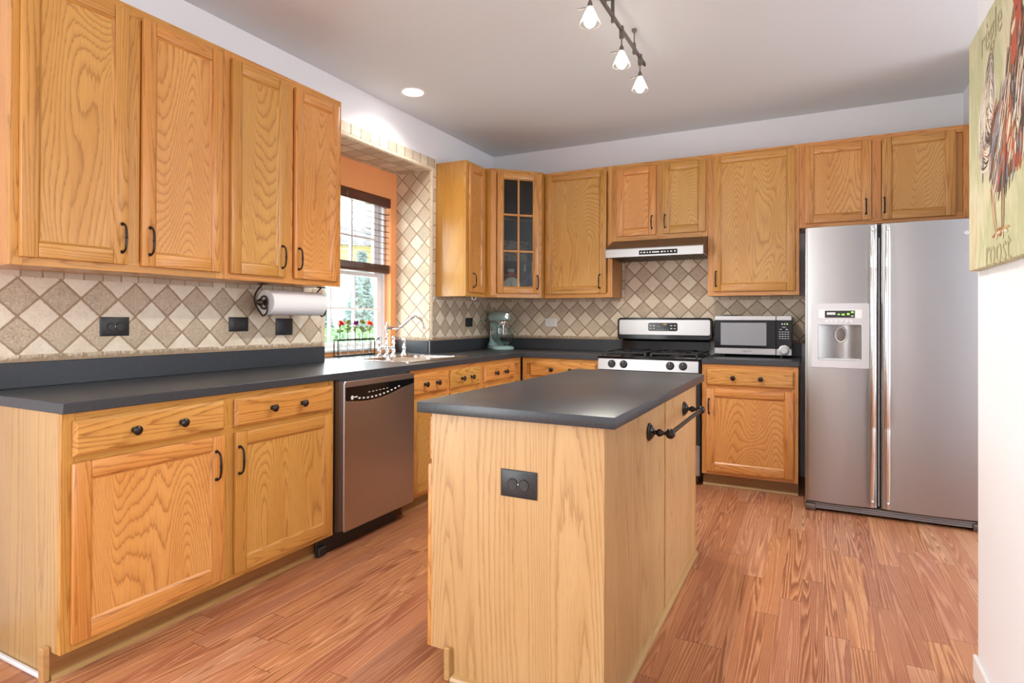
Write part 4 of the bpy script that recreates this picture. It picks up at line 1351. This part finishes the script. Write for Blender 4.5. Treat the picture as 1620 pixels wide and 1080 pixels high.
b = world_mb(RG)
b.box(gx0 - .001, gx1 + .0015, 4.378, 5.0, .8935, .912, 'blackgloss', .006, seg=2)
b.build('cooktop', RG)
for bx in (1.49, 1.865):
    for by in (4.53, 4.83):
        c = world_mb(RG)
        c.lathe([(.05, .9125), (.05, .919), (.035, .924), (.0005, .925)], 'black', 22, Matrix.Translation((bx, by, 0)))
        c.build('burner', RG)
for gx in (1.49, 1.865):
    c = world_mb(RG)
    x0, x1, y0, y1 = gx - .165, gx + .165, 4.42, 4.93
    for y in (y0, (y0 + y1) / 2, y1):
        c.box(x0, x1, y - .005, y + .005, .934, .946, 'black', .002)
    for x in (x0, x1):
        c.box(x - .005, x + .005, y0, y1, .934, .946, 'black', .002)
    for by in (4.53, 4.83):
        for k in range(4):
            X = Matrix.Translation((gx, by, 0)) @ Matrix.Rotation(R(45 + 90 * k), 4, 'Z')
            c.box(.03, .12, -.004, .004, .936, .950, 'black', .002, X=X)
    for x in (x0, x1):
        for y in (y0, y1):
            c.box(x - .007, x + .007, y - .007, y + .007, .9122, .940, 'black', .002)
    c.build('grate', RG)
b = world_mb(RG)
b.prism([(5.04, .912), (4.965, .912), (4.985, 1.035), (5.04, 1.035)], gx0 + .02, gx1 - .03, 'blackgloss', 'x')
b.build('rear_riser', RG)
b = world_mb(RG)
cs = []
for zz, q in ((4.93, .0), (4.922, .006)):
    cs.append([(x, zz, z) for x, z, _ in rrect(1.288 + q, 2.066 - q, 1.025 + q, 1.207 - q, .03, 0)])
back = [(x, 5.045, z) for x, z, _ in rrect(1.296, 2.058, 1.03, 1.203, .03, 0)]
b.loft([back] + cs, 'blackgloss')
b.build('backguard', RG)
b = world_mb(RG)
b.loft([[(x, zz, z) for x, z, _ in rrect(1.305 + q, 2.049 - q, 1.065 + q, 1.192 - q, .014, 0)] for zz, q in ((4.922, 0), (4.918, .002))], 'steel_h')
b.build('console_panel', RG)
b = world_mb(RG)
b.loft([[(x, zz, z) for x, z, _ in rrect(1.553, 1.793, 1.098, 1.166, .014, 0)] for zz in (4.918, 4.9165)], 'blackgloss')
for i in range(2):
    for j in range(2):
        for x in (1.565 + i * .028, 1.735 + i * .028):
            b.box(x, x + .016, 4.9158, 4.9166, 1.115 + j * .024, 1.123 + j * .024, 'mark')
for i in range(6):
    b.box(1.628 + i * .017, 1.634 + i * .017, 4.9158, 4.9166, 1.110, 1.114, 'mark')
for i in range(2):
    b.tube([(1.632 + i * .018 + .007 * math.cos(a), 4.9164, 1.132 + .007 * math.sin(a)) for a in [PI * k / 8 for k in range(9)]], .0009, 'mark', 4)
TX = Matrix.Rotation(R(90), 4, 'X')
b.text('1:50', .017, 'amber', Matrix.Translation(Vector((1.69, 4.9160, 1.153))) @ TX)
b.build('clock_display', RG)
b = world_mb(RG)
b.lathe([(.008, 0), (.008, .001), (.0065, .0012), (.006, .0008), (.0005, .0008)], 'greydark', 16, Matrix.Translation((1.322, 4.918, 1.080)) @ Matrix.Rotation(R(90), 4, 'X'))
b.build('badge', RG)

# ------------------------------------------------------------------ microwave
MW = thing('microwave', 'stainless and black countertop microwave with a round dial, right of the range', 'microwave', (2.372, 4.75, .914))
mx0, mx1, mz0, mz1, my = 2.105, 2.640, .934, 1.224, 4.75
b = world_mb(MW)
b.box(mx0 + .003, mx1 - .003, my + .02, 5.035, mz0, mz1 - .003, 'black', .004)
b.build('body', MW)
for x in (mx0 + .06, mx1 - .07):
    for y in (my + .05, 5.0):
        world_mb(MW).cyl((x, y, .9143), (x, y, mz0 + .002), .012, 'black').build('foot', MW)
xm = 2.535
b = world_mb(MW)
b.box(mx0, xm - .001, my, my + .02, mz0 + .048, mz1 - .036, 'blackgloss', .002)
b.build('door', MW)
b = world_mb(MW)
b.box(mx0, xm - .001, my - .004, my + .02, mz1 - .036, mz1, 'steel_h', .003).box(mx0, xm - .001, my - .004, my + .02, mz0, mz0 + .048, 'steel_h', .003)
b.text('Magic Chef', .014, 'ink', Matrix.Translation((2.335, my - .0044, mz0 + .026)) @ TX)
b.build('door_trim', MW)
b = world_mb(MW)
b.box(2.150, 2.470, my - .0012, my, mz0 + .068, mz1 - .053, 'greydark', .0005)
b.build('door_window', MW)
b = world_mb(MW)
b.box(xm + .001, mx1, my, my + .02, mz0 + .048, mz1 - .036, 'blackgloss', .002)
for r in range(4):
    for c in range(4):
        b.box(2.556 + c * .018, 2.567 + c * .018, my - .0008, my, 1.055 + r * .016, 1.060 + r * .016, 'grey_plastic')
b.box(2.56, 2.574, my - .0008, my, 1.122, 1.127, 'grey_plastic').box(2.60, 2.614, my - .0008, my, 1.120, 1.126, 'grey_plastic').box(2.575, 2.60, my - .0008, my, 1.138, 1.142, 'grey_plastic')
b.box(2.571, 2.580, my - .0008, my, 1.158, 1.168, 'grey_plastic').box(2.588, 2.597, my - .0008, my, 1.158, 1.168, 'grey_plastic').box(2.605, 2.614, my - .0008, my, 1.158, 1.168, 'green_led')
b.build('keypad', MW)
b = world_mb(MW)
b.box(xm + .001, mx1, my - .004, my + .02, mz1 - .036, mz1, 'steel_h', .003).box(xm + .001, mx1, my - .004, my + .02, mz0, mz0 + .048, 'steel_h', .003)
b.lathe([(.038, 0), (.038, .003), (.034, .004)], 'steel_h', 30, Matrix.Translation((2.590, my - .002, .972)) @ TX)
b.build('panel_trim', MW)
world_mb(MW).lathe([(.029, 0), (.029, .003), (.026, .004), (.025, .020), (.022, .023), (.0005, .023)], 'grey_plastic', 30, Matrix.Translation((2.590, my - .005, .972)) @ TX).build('dial', MW)
TR = tag(MB().box(-.065, .065, -.10, .10, 0, .007, 'black', .003).box(-.058, .058, -.093, .093, .007, .009, 'blackplate').build('tray', None, (2.225, 4.86, mz1 - .0028)), 'thin black tray lying on top of the microwave', 'tray')

# ------------------------------------------------------------------ refrigerator
FR = thing('refrigerator', 'stainless side-by-side refrigerator with an ice and water dispenser', 'refrigerator', (3.19, 4.57, 0))
fx0, fx1, fy = 2.734, 3.645, 4.165
b = world_mb(FR)
b.box(fx0 + .004, fx1 - .004, fy + .078, 4.98, .03, 1.762, 'greydark', .006)
b.build('cabinet_body', FR)


def fdoor(x0, x1, hole=None):
    front = lambda x: fy + .012 - .020 * (1 - (2 * (x - x0) / (x1 - x0) - 1) ** 2)
    r = .012
    bb = world_mb(FR)

    def sect(a, c, z0, z1):
        pts = [(a, fy + .070)]
        if a == x0:
            pts += [(x0, fy + .012 + r)] + [(x0 + r * (1 - math.cos(t)), fy + .011 + r * (1 - math.sin(t))) for t in (R(30), R(60))]
        n = max(2, int((c - a) / .016))
        lo, hi = (a + r if a == x0 else a), (c - r if c == x1 else c)
        pts += [(lo + (hi - lo) * i / n, front(lo + (hi - lo) * i / n)) for i in range(n + 1)]
        if c == x1:
            pts += [(x1 - r * (1 - math.cos(t)), fy + .011 + r * (1 - math.sin(t))) for t in (R(60), R(30))] + [(x1, fy + .012 + r)]
        pts += [(c, fy + .070)]
        bb.prism(pts, z0, z1, 'steel')

    if hole:
        hx0, hx1, hz0, hz1 = hole
        sect(x0, x1, .066, hz0)
        sect(x0, x1, hz1, 1.770)
        sect(x0, hx0, hz0, hz1)
        sect(hx1, x1, hz0, hz1)
        bb.box(hx0, hx1, fy + .06, fy + .07, hz0, hz1, 'steel')
    else:
        sect(x0, x1, .066, 1.770)
    return bb


ix0, ix1, iz0, iz1 = 2.806, 3.040, .945, 1.165
dl = fdoor(fx0, 3.122, (ix0, ix1, iz0, iz1)).build('door', FR)
dr_ = fdoor(3.142, fx1).build('door', FR)
for d_, x, s in ((dl, 3.094, -1), (dr_, 3.172, 1)):
    h = world_mb(FR)
    pts, rs = [], []
    zs = [.078, .12, .25, .40, .55, .562, .568, .85, 1.2, 1.497, 1.503, 1.515, 1.6, 1.70, 1.755]
    for z in zs:
        t = abs((z - .92) / .85)
        e = t ** 5
        pts.append((x - s * .006 * (1 - t ** 2) + s * .002, fy - .052 + .030 * e, z))
        rs.append(.0175 - .0075 * t ** 3 + (-.0015 if z in (.562, 1.503) else 0))
    h.tube(pts, rs, 'steel_bright', 14)
    for z in (.11, .556, 1.505, 1.735):
        h.box(x - .007, x + .007, fy - .045, fy - .002, z - .012, z + .012, 'steel_bright', .003)
    h.build('handle', d_, ang=50)
b = world_mb(FR)
b.cyl((3.132, fy + .03, .075), (3.132, fy + .03, 1.69), .004, 'grey_plastic', 8).box(3.123, 3.141, fy + .04, fy + .075, .066, 1.768, 'black')
b.build('door_gap_seal', FR)
# dispenser
b = world_mb(FR)
ax0, ax1, az0, az1 = 2.767, 3.079, .898, 1.296
ix0, ix1, iz0, iz1 = 2.806, 3.040, .945, 1.165
def yplate(x0, x1, z0, z1, y, r=.008):
    return [(x, y, z) for x, z, _ in rrect(x0, x1, z0, z1, r, 0)]
b.loft([yplate(ax0, ax1, az0, az1, fy), yplate(ax0, ax1, az0, az1, fy - .010), yplate(ax0 + .003, ax1 - .003, az0 + .003, az1 - .003, fy - .013), yplate(ix0, ix1, iz0, iz1, fy - .013), yplate(ix0 + .001, ix1 - .001, iz0 + .001, iz1 - .001, fy + .006)], 'grey_plastic', False, False)
o = b.build('dispenser_frame', dl)
b = world_mb(FR)
nn = 18
vs, fs = [], []
for i in range(nn + 1):
    t = i / nn
    x = ix0 + .002 + (ix1 - ix0 - .004) * t
    y = fy + .010 + .044 * math.sin(PI * t)
    vs += [(x, y, iz0 + .002), (x, y, iz1 - .002)]
for i in range(nn):
    fs.append((2 * i, 2 * i + 2, 2 * i + 3, 2 * i + 1))
b.add(vs, fs, 'steel_dark')
b.box(ix0 + .002, ix1 - .002, fy - .006, fy + .055, iz0 + .001, iz0 + .012, 'grey_plastic', .002)
b.build('dispenser_recess', o)
b = world_mb(FR)
b.loft([[(2.932 + rx * math.cos(2 * PI * k / 28), y, 1.103 + rz * math.sin(2 * PI * k / 28)) for k in range(28)] for y, rx, rz in ((fy + .053, .034, .047), (fy + .046, .036, .050), (fy + .044, .034, .048), (fy + .046, .031, .045))], 'grey_plastic')
b.loft([[(2.932 + rx * math.cos(2 * PI * k / 28), y, 1.103 + rz * math.sin(2 * PI * k / 28)) for k in range(28)] for y, rx, rz in ((fy + .047, .031, .045), (fy + .044, .02, .032))], 'pewter')
b.build('dispenser_paddle', o)
b = world_mb(FR)
b.box(2.808, 3.042, fy - .0150, fy - .0128, 1.203, 1.256, 'white_plastic', .001)
b.box(2.843, 3.004, fy - .0158, fy - .0149, 1.207, 1.251, 'blackplate')
b.box(2.854, 2.90, fy - .0163, fy - .0157, 1.226, 1.240, 'mark').box(2.912, 2.925, fy - .0163, fy - .0157, 1.224, 1.232, 'green_led').box(2.934, 2.95, fy - .0163, fy - .0157, 1.222, 1.232, 'green_led')
b.box(2.962, 2.976, fy - .0163, fy - .0157, 1.224, 1.236, 'green_led').box(2.984, 2.998, fy - .0163, fy - .0157, 1.236, 1.246, 'green_led').box(2.984, 2.996, fy - .0163, fy - .0157, 1.215, 1.221, 'mark')
b.build('dispenser_display', o)
for i in range(6):
    world_mb(FR).lathe([(.0065, 0), (.006, .004), (.0005, .0045)], 'steel_bright', 14, Matrix.Translation((2.853 + i * .0272, fy - .0128, 1.183)) @ TX).build('button', o)
world_mb(FR).lathe([(.013, 0), (.012, .003), (.008, .004), (.007, .003), (.0005, .0035)], 'grey_plastic', 20, Matrix.Translation((3.552, fy - .0015, 1.690)) @ TX).build('badge', dr_)
b = world_mb(FR)
b.box(fx0 + .02, fx1 - .01, fy + .028, fy + .07, .014, .058, 'pewter', .004)
for k in range(3):
    b.box(fx0 + .06, fx1 - .05, fy + .024, fy + .029, .020 + k * .012, .026 + k * .012, 'greydark')
b.build('base_grille', FR)
for x in (fx0 + .03, fx1 - .03):
    world_mb(FR).box(x - .03, x + .03, fy + .012, fy + .07, .001, .046, 'pewter', .01, seg=2).build('foot', FR)

# ------------------------------------------------------------------ painting on the right wall
PT = thing('painting', 'rooster painting on canvas hanging on the right wall', 'painting', (RW, 2.1, 1.7))
b = world_mb(PT)
PS = .774
py1, py0, pz0, pz1, pxf = 2.444, 1.77, 1.354, 2.105, 3.2445
b.box(pxf, RW - .001, py0, py1, pz0, pz1, 'canvas', .002)
b.build('canvas', PT)
A = MB(Matrix.Translation(-Vector(PT.location)) @ Matrix.Translation((pxf, py1, pz0)) @ Matrix.Diagonal((1, PS, PS, 1)) @ Matrix.Translation((-pxf, -py1, -pz0)))
lay = [0]


def P2(u_, h):
    return Vector((0, py1 - u_, pz0 + h))


def stroke(p, q, wd, m, bend=0.):
    lay[0] += 1
    x = pxf - .0004 - .0000012 * lay[0]
    p, q = Vector(p), Vector(q)
    t = q - p
    n = Vector((-t.y, t.x)).normalized()
    k = 5
    L, Rr = [], []
    for i in range(k + 1):
        s = i / k
        c = p + t * s + n * bend * math.sin(PI * s)
        ww = wd * (math.sin(PI * (.12 + .83 * s)) ** .7) * .5
        L.append(c + n * ww)
        Rr.append(c - n * ww)
    vs = [(x, py1 - v.x, pz0 + v.y) for v in L + Rr]
    A.add(vs, [(i, i + 1, k + 2 + i, k + 1 + i) for i in range(k)], m)


def blob(poly, m):
    lay[0] += 1
    x = pxf - .0004 - .0000012 * lay[0]
    A.add([(x, py1 - a, pz0 + c) for a, c in poly], [tuple(range(len(poly)))], m)


def inside(pt, poly):
    x, y = pt
    r = False
    for i in range(len(poly)):
        (x1, y1), (x2, y2) = poly[i], poly[i - 1]
        if (y1 > y) != (y2 > y) and x < (x2 - x1) * (y - y1) / (y2 - y1) + x1:
            r = not r
    return r


random.seed(3)
TAIL = [(.342, .807), (.283, .756), (.221, .688), (.162, .572), (.171, .424), (.222, .341), (.312, .41), (.359, .495), (.409, .576), (.428, .645), (.395, .733)]
BODY = [(.405, .56), (.50, .594), (.62, .58), (.80, .55), (.84, .44), (.80, .36), (.70, .30), (.58, .28), (.518, .245), (.40, .262), (.33, .36), (.343, .461)]
NECK = [(.62, .80), (.593, .709), (.535, .637), (.478, .570), (.617, .491), (.83, .48), (.82, .60), (.76, .70), (.74, .80)]
blob(TAIL, 'p_cream')
blob(BODY, 'p_brown')
blob(NECK, 'p_brown')


def fill(poly, n, ang, la, wd, ms, bend=.01):
    xs_ = [p[0] for p in poly]
    ys_ = [p[1] for p in poly]
    c = 0
    while c < n:
        p = (random.uniform(min(xs_), max(xs_)), random.uniform(min(ys_), max(ys_)))
        if not inside(p, poly):
            continue
        c += 1
        a = R(ang(p) + random.uniform(-9, 9))
        L = random.uniform(*la)
        d = Vector((math.cos(a), math.sin(a))) * L * .5
        stroke(Vector(p) - d, Vector(p) + d, random.uniform(*wd), random.choice(ms), random.uniform(-bend, bend))


def ribbon(pts, wd, m):
    lay[0] += 1
    x = pxf - .0004 - .0000012 * lay[0]
    n = len(pts)
    L, Q = [], []
    for i in range(n):
        t = Vector(pts[min(i + 1, n - 1)]) - Vector(pts[max(i - 1, 0)])
        nn_ = Vector((-t.y, t.x)).normalized() * wd * .5 * (math.sin(PI * (.1 + .85 * i / (n - 1))) ** .6)
        L.append(Vector(pts[i]) + nn_)
        Q.append(Vector(pts[i]) - nn_)
    A.add([(x, py1 - v.x, pz0 + v.y) for v in L + Q], [(i, i + 1, n + 1 + i, n + i) for i in range(n - 1)], m)


# sickle feathers: nested arches that rise from the rump and fall away behind
for k in range(150):
    s = (k + random.random()) / 150
    apx, apy = .37 - .05 * s, .795 - .34 * s + random.uniform(-.02, .02)
    wl = .135 - .05 * s + random.uniform(-.012, .012)
    drop = min(.28 + .10 * s + random.uniform(-.05, .05), apy - .33 - random.uniform(0, .03))
    pts = []
    for i in range(15):
        t = i / 14
        if t < .45:
            q = t / .45
            pts.append((.405 + random.uniform(-.001, .001) - (.405 - apx) * q ** 1.6, .50 + (apy - .50) * math.sin(q * PI / 2)))
        else:
            q = (t - .45) / .55
            pts.append((apx - wl * math.sin(q * PI / 2), apy - drop * q ** 1.7))
    ribbon(pts, random.uniform(.004, .011), random.choice(['p_white', 'p_white', 'p_grey', 'p_dark', 'p_brown', 'p_cream', 'p_slate', 'p_grey']))
# shorter tail strokes
for k in range(120):
    s = random.random()
    x0, y0 = .385 + random.uniform(-.02, .03), .50 + random.uniform(-.04, .06)
    top = (.20 + .17 * s + random.uniform(-.02, .02), .40 + .36 * s + random.uniform(-.05, .05))
    stroke((x0, y0), top, random.uniform(.006, .016), random.choice(['p_white', 'p_white', 'p_cream', 'p_grey', 'p_dark', 'p_rust']), random.uniform(.03, .07))
for k in range(46):
    s = random.random()
    stroke((.22 + .13 * s, .70 + .08 * s - random.uniform(0, .2)), (.19 + .10 * s, .36 + .12 * s + random.uniform(0, .1)), random.uniform(.005, .012), random.choice(['p_white', 'p_cream', 'p_grey', 'p_brown', 'p_ochre']), random.uniform(-.05, -.01))
fill(BODY, 210, lambda p: 235 if p[0] < .5 else 260, (.06, .14), (.008, .02), ['p_brown', 'p_rust', 'p_rust', 'p_dark', 'p_cream', 'p_red', 'p_slate', 'p_grey'])
fill([(.36, .55), (.52, .50), (.50, .36), (.42, .28), (.35, .40)], 50, lambda p: 240, (.08, .15), (.007, .014), ['p_slate', 'p_dark', 'p_cream', 'p_brown', 'p_grey'])
fill([(.56, .50), (.64, .52), (.66, .40), (.60, .32)], 46, lambda p: 250, (.04, .09), (.008, .018), ['p_rust', 'p_red', 'p_rust', 'p_cream'])
fill([(.62, .58), (.72, .56), (.73, .40), (.66, .36)], 40, lambda p: 262, (.03, .06), (.008, .014), ['p_cream', 'p_cream', 'p_ochre', 'p_white', 'p_brown'])
fill(NECK, 130, lambda p: 248 + 30 * (p[0] - .5), (.06, .14), (.006, .013), ['p_brown', 'p_dark', 'p_rust', 'p_cream', 'p_grey', 'p_white'])
COMB = [(.641, .95), (.645, .86), (.66, .80), (.64, .76), (.613, .70), (.63, .645), (.655, .64), (.685, .68), (.70, .73), (.735, .78), (.745, .86), (.735, .95)]
blob(COMB, 'p_red')
fill(COMB, 50, lambda p: 262, (.03, .08), (.006, .014), ['p_red', 'p_red', 'p_rust', 'p_brown'])
blob([(.645, .785), (.62, .765), (.63, .745), (.66, .762), (.672, .79)], 'p_cream')
blob([(.668, .815), (.68, .825), (.692, .815), (.68, .805)], 'p_dark')
for a, c in (((.372, .285), (.432, .112)), ((.518, .256), (.514, .108))):
    for k in range(9):
        o_ = random.uniform(-.012, .012)
        stroke((a[0] + o_ * 1.6, a[1]), (c[0] + o_, c[1]), random.uniform(.006, .012), random.choice(['p_ochre', 'p_cream', 'p_rust', 'p_brown']), random.uniform(-.006, .006))
    for dx, dy in ((-.055, -.012), (.0, -.03), (.06, -.012), (.085, .004)):
        for k in range(3):
            stroke(c, (c[0] + dx + random.uniform(-.008, .008), c[1] + dy), .011, random.choice(['p_ochre', 'p_rust', 'p_cream']), .004)
def wtext(s_, u_, h, size, sx):
    X = Matrix.Translation((pxf - .0012, py1 - u_, pz0 + h)) @ Matrix(((0, 0, -1, 0), (-1, 0, 0, 0), (0, 1, 0, 0), (0, 0, 0, 1))) @ Matrix.Diagonal((sx, 1, 1, 1))
    A.text(s_, size, 'p_letter', X, .00005)
wtext('roost', .445, .045, .16, .95)
wtext('règle', .36, .875, .16, .95)
A.build('artwork', PT)

# ------------------------------------------------------------------ ceiling lights
CL = thing('recessed_light', 'round recessed ceiling light, lit, above the window', 'ceiling light', (.30, 3.357, ZC))
MB().lathe([(.092, 0), (.092, -.004), (.085, -.006), (.072, -.003), (.072, 0)], 'white', 36).build('trim_ring', CL)
MB().lathe([(.071, -.0005), (.060, -.0035), (.0005, -.0045)], 'lamp_on', 30).build('lens', CL)
sp_ = spot('recessed_light_beam', (.30, 3.357, ZC - .03), 15, 150, (1, .95, .88), .06)
sp_.parent = None

TL = thing('track_light', 'dark bronze track light with three cone glass heads hanging from the ceiling', 'track light', (1.91, 2.8, ZC))
b = world_mb(TL)
RZ, RXX = 2.66, 1.914
b.box(RXX - .006, RXX + .006, 2.05, 3.392, RZ - .011, RZ + .011, 'pewter', .002)
b.build('rail', TL)
b = world_mb(TL)
b.lathe([(.085, 0), (.084, -.012), (.07, -.022), (.02, -.028)], 'pewter', 30, Matrix.Translation((RXX, 2.72, ZC - .0005)))
b.cyl((RXX, 2.78, ZC - .02), (RXX, 2.78, RZ - .03), .009, 'pewter').cyl((RXX, 2.66, ZC - .02), (RXX, 2.66, RZ), .009, 'pewter')
b.build('canopy', TL)
b = world_mb(TL)
b.lathe([(.014, 0), (.014, -.008), (.007, -.018)], 'pewter', 16, Matrix.Translation((RXX, 3.165, ZC - .0005))).cyl((RXX, 3.165, ZC - .015), (RXX, 3.165, RZ + .02), .0035, 'pewter').box(RXX - .008, RXX + .008, 3.155, 3.175, RZ - .03, RZ + .03, 'pewter', .002)
b.build('stem', TL)
for y in (2.455, 2.93, 3.285):
    h = world_mb(TL)
    h.box(RXX - .011, RXX + .011, y - .010, y + .010, RZ - .045, RZ + .018, 'pewter', .003)
    h.cyl((RXX, y, RZ - .045), (RXX, y, 2.575), .0035, 'pewter', 10)
    h.lathe([(.0045, 2.582), (.0105, 2.570), (.012, 2.556), (.010, 2.545)], 'pewter', 14, Matrix.Translation((RXX, y, 0)))
    h.tube([(RXX, y, 2.552), (RXX - .03, y - .012, 2.548), (RXX - .05, y - .02, 2.543)], .0028, 'pewter', 8)
    o = h.build('lamp_head', TL)
    c = world_mb(TL)
    c.lathe([(.009, 2.560), (.022, 2.530), (.044, 2.480), (.046, 2.476), (.044, 2.476), (.020, 2.530), (.0075, 2.558)], 'frost', 28, Matrix.Translation((RXX, y, 0)), False, False)
    c.build('shade', o, ang=60)
    g = world_mb(TL)
    g.ball((RXX, y, 2.492), .027, 'bulb', 16, (1, 1, 1.1))
    g.build('bulb', o)
    spot('track_beam', (RXX, y, 2.464), 40, 150, (1, .94, .84), .02)

# ------------------------------------------------------------------ outside the window
struct('ground', MB().box(-60, -.5, -25, 60, -.7, -.6, 'lawn'))
struct('driveway', MB().box(-30, -2.5, 5.5, 9.5, -.6, -.58, 'drive'))
random.seed(11)


def leafcloud(mb, n, gen, size, m):
    for _ in range(n):
        c, nrm = gen()
        a = random.uniform(0, 2 * PI)
        t1 = Vector((math.cos(a), math.sin(a), random.uniform(-.7, .7))).normalized()
        t2 = t1.cross(Vector((random.uniform(-1, 1), random.uniform(-1, 1), random.uniform(-1, 1)))).normalized()
        s = size * random.uniform(.6, 1.4)
        mb.add([tuple(c - t1 * s), tuple(c + t2 * s * .5), tuple(c + t1 * s), tuple(c - t2 * s * .5)], [(0, 1, 2, 3)], m)


def spruce(label, loc, H, Rb, group):
    T = thing('spruce_tree', label, 'tree', loc, 0, group)
    MB().lathe([(.18, 0), (.12, H * .5), (.02, H)], 'bark', 10).build('trunk', T)
    f = MB()
    def gen():
        t = random.random() ** 1.5
        r = Rb * (1 - t) * random.uniform(.35, 1.05)
        a = random.uniform(0, 2 * PI)
        return Vector((r * math.cos(a), r * math.sin(a), .3 + t * H - .12 * r)), None
    leafcloud(f, 3600, gen, .15, 'spruce')
    f.build('needles', T)


def bush(label, loc, rx, rz, n, group):
    T = thing('garden_bush', label, 'bush', loc, 0, group)
    b_ = MB()
    for k in range(5):
        a = 2 * PI * k / 5
        b_.tube([(0, 0, 0), (rx * .3 * math.cos(a), rx * .3 * math.sin(a), rz)], [.04, .015], 'bark', 6)
    b_.build('stems', T)
    f = MB()
    def gen():
        while True:
            p = Vector((random.uniform(-1, 1), random.uniform(-1, 1), random.uniform(-1, 1)))
            if .3 < p.length < 1:
                return Vector((p.x * rx, p.y * rx, rz + p.z * rz * .95)), None
    leafcloud(f, n, gen, .10, 'bushleaf')
    f.build('leaves', T)


spruce('tall grey-green spruce outside the window, right of the other spruce', (-10.0, 14.6, -.6), 3.6, .85, 'spruces outside')
spruce('grey-green spruce outside the window, left of the other spruce', (-12.3, 14.9, -.6), 3.6, .85, 'spruces outside')
bush('light green bush outside the window, behind the orange-red flower', (-5.2, 9.15, -.6), .6, .80, 1500, 'bushes outside')
bush('wide light green bush outside the window, behind the purple flower', (-7.5, 11.1, -.6), .8, .82, 1700, 'bushes outside')
bush('low light green bush outside the window, behind the red flower', (-9.2, 12.1, -.6), .7, .80, 1300, 'bushes outside')
HS = thing('neighbor_house', 'pale yellow house with a grey roof far outside the window', 'house', (-22, 26, -.6), 45)
MB().box(-9, 9, -3, 3, 4.4, 5.75, 'siding').build('upper_wall', HS)
MB().box(-9, 9, -2.99, 2.99, 0, 4.4, 'white').build('lower_wall', HS)
MB().prism([(-3.4, 5.7), (3.4, 5.7), (0, 7.2)], -9.4, 9.4, 'roof', 'x').build('roof', HS)
for x in (-3.2, 2.6):
    w_ = MB().box(x - .6, x + .6, -3.05, -2.98, 4.55, 5.5, 'white').build('window_frame', HS)
    MB().box(x - .5, x + .5, -3.07, -3.05, 4.65, 5.4, 'greydark').build('window_glass', w_)
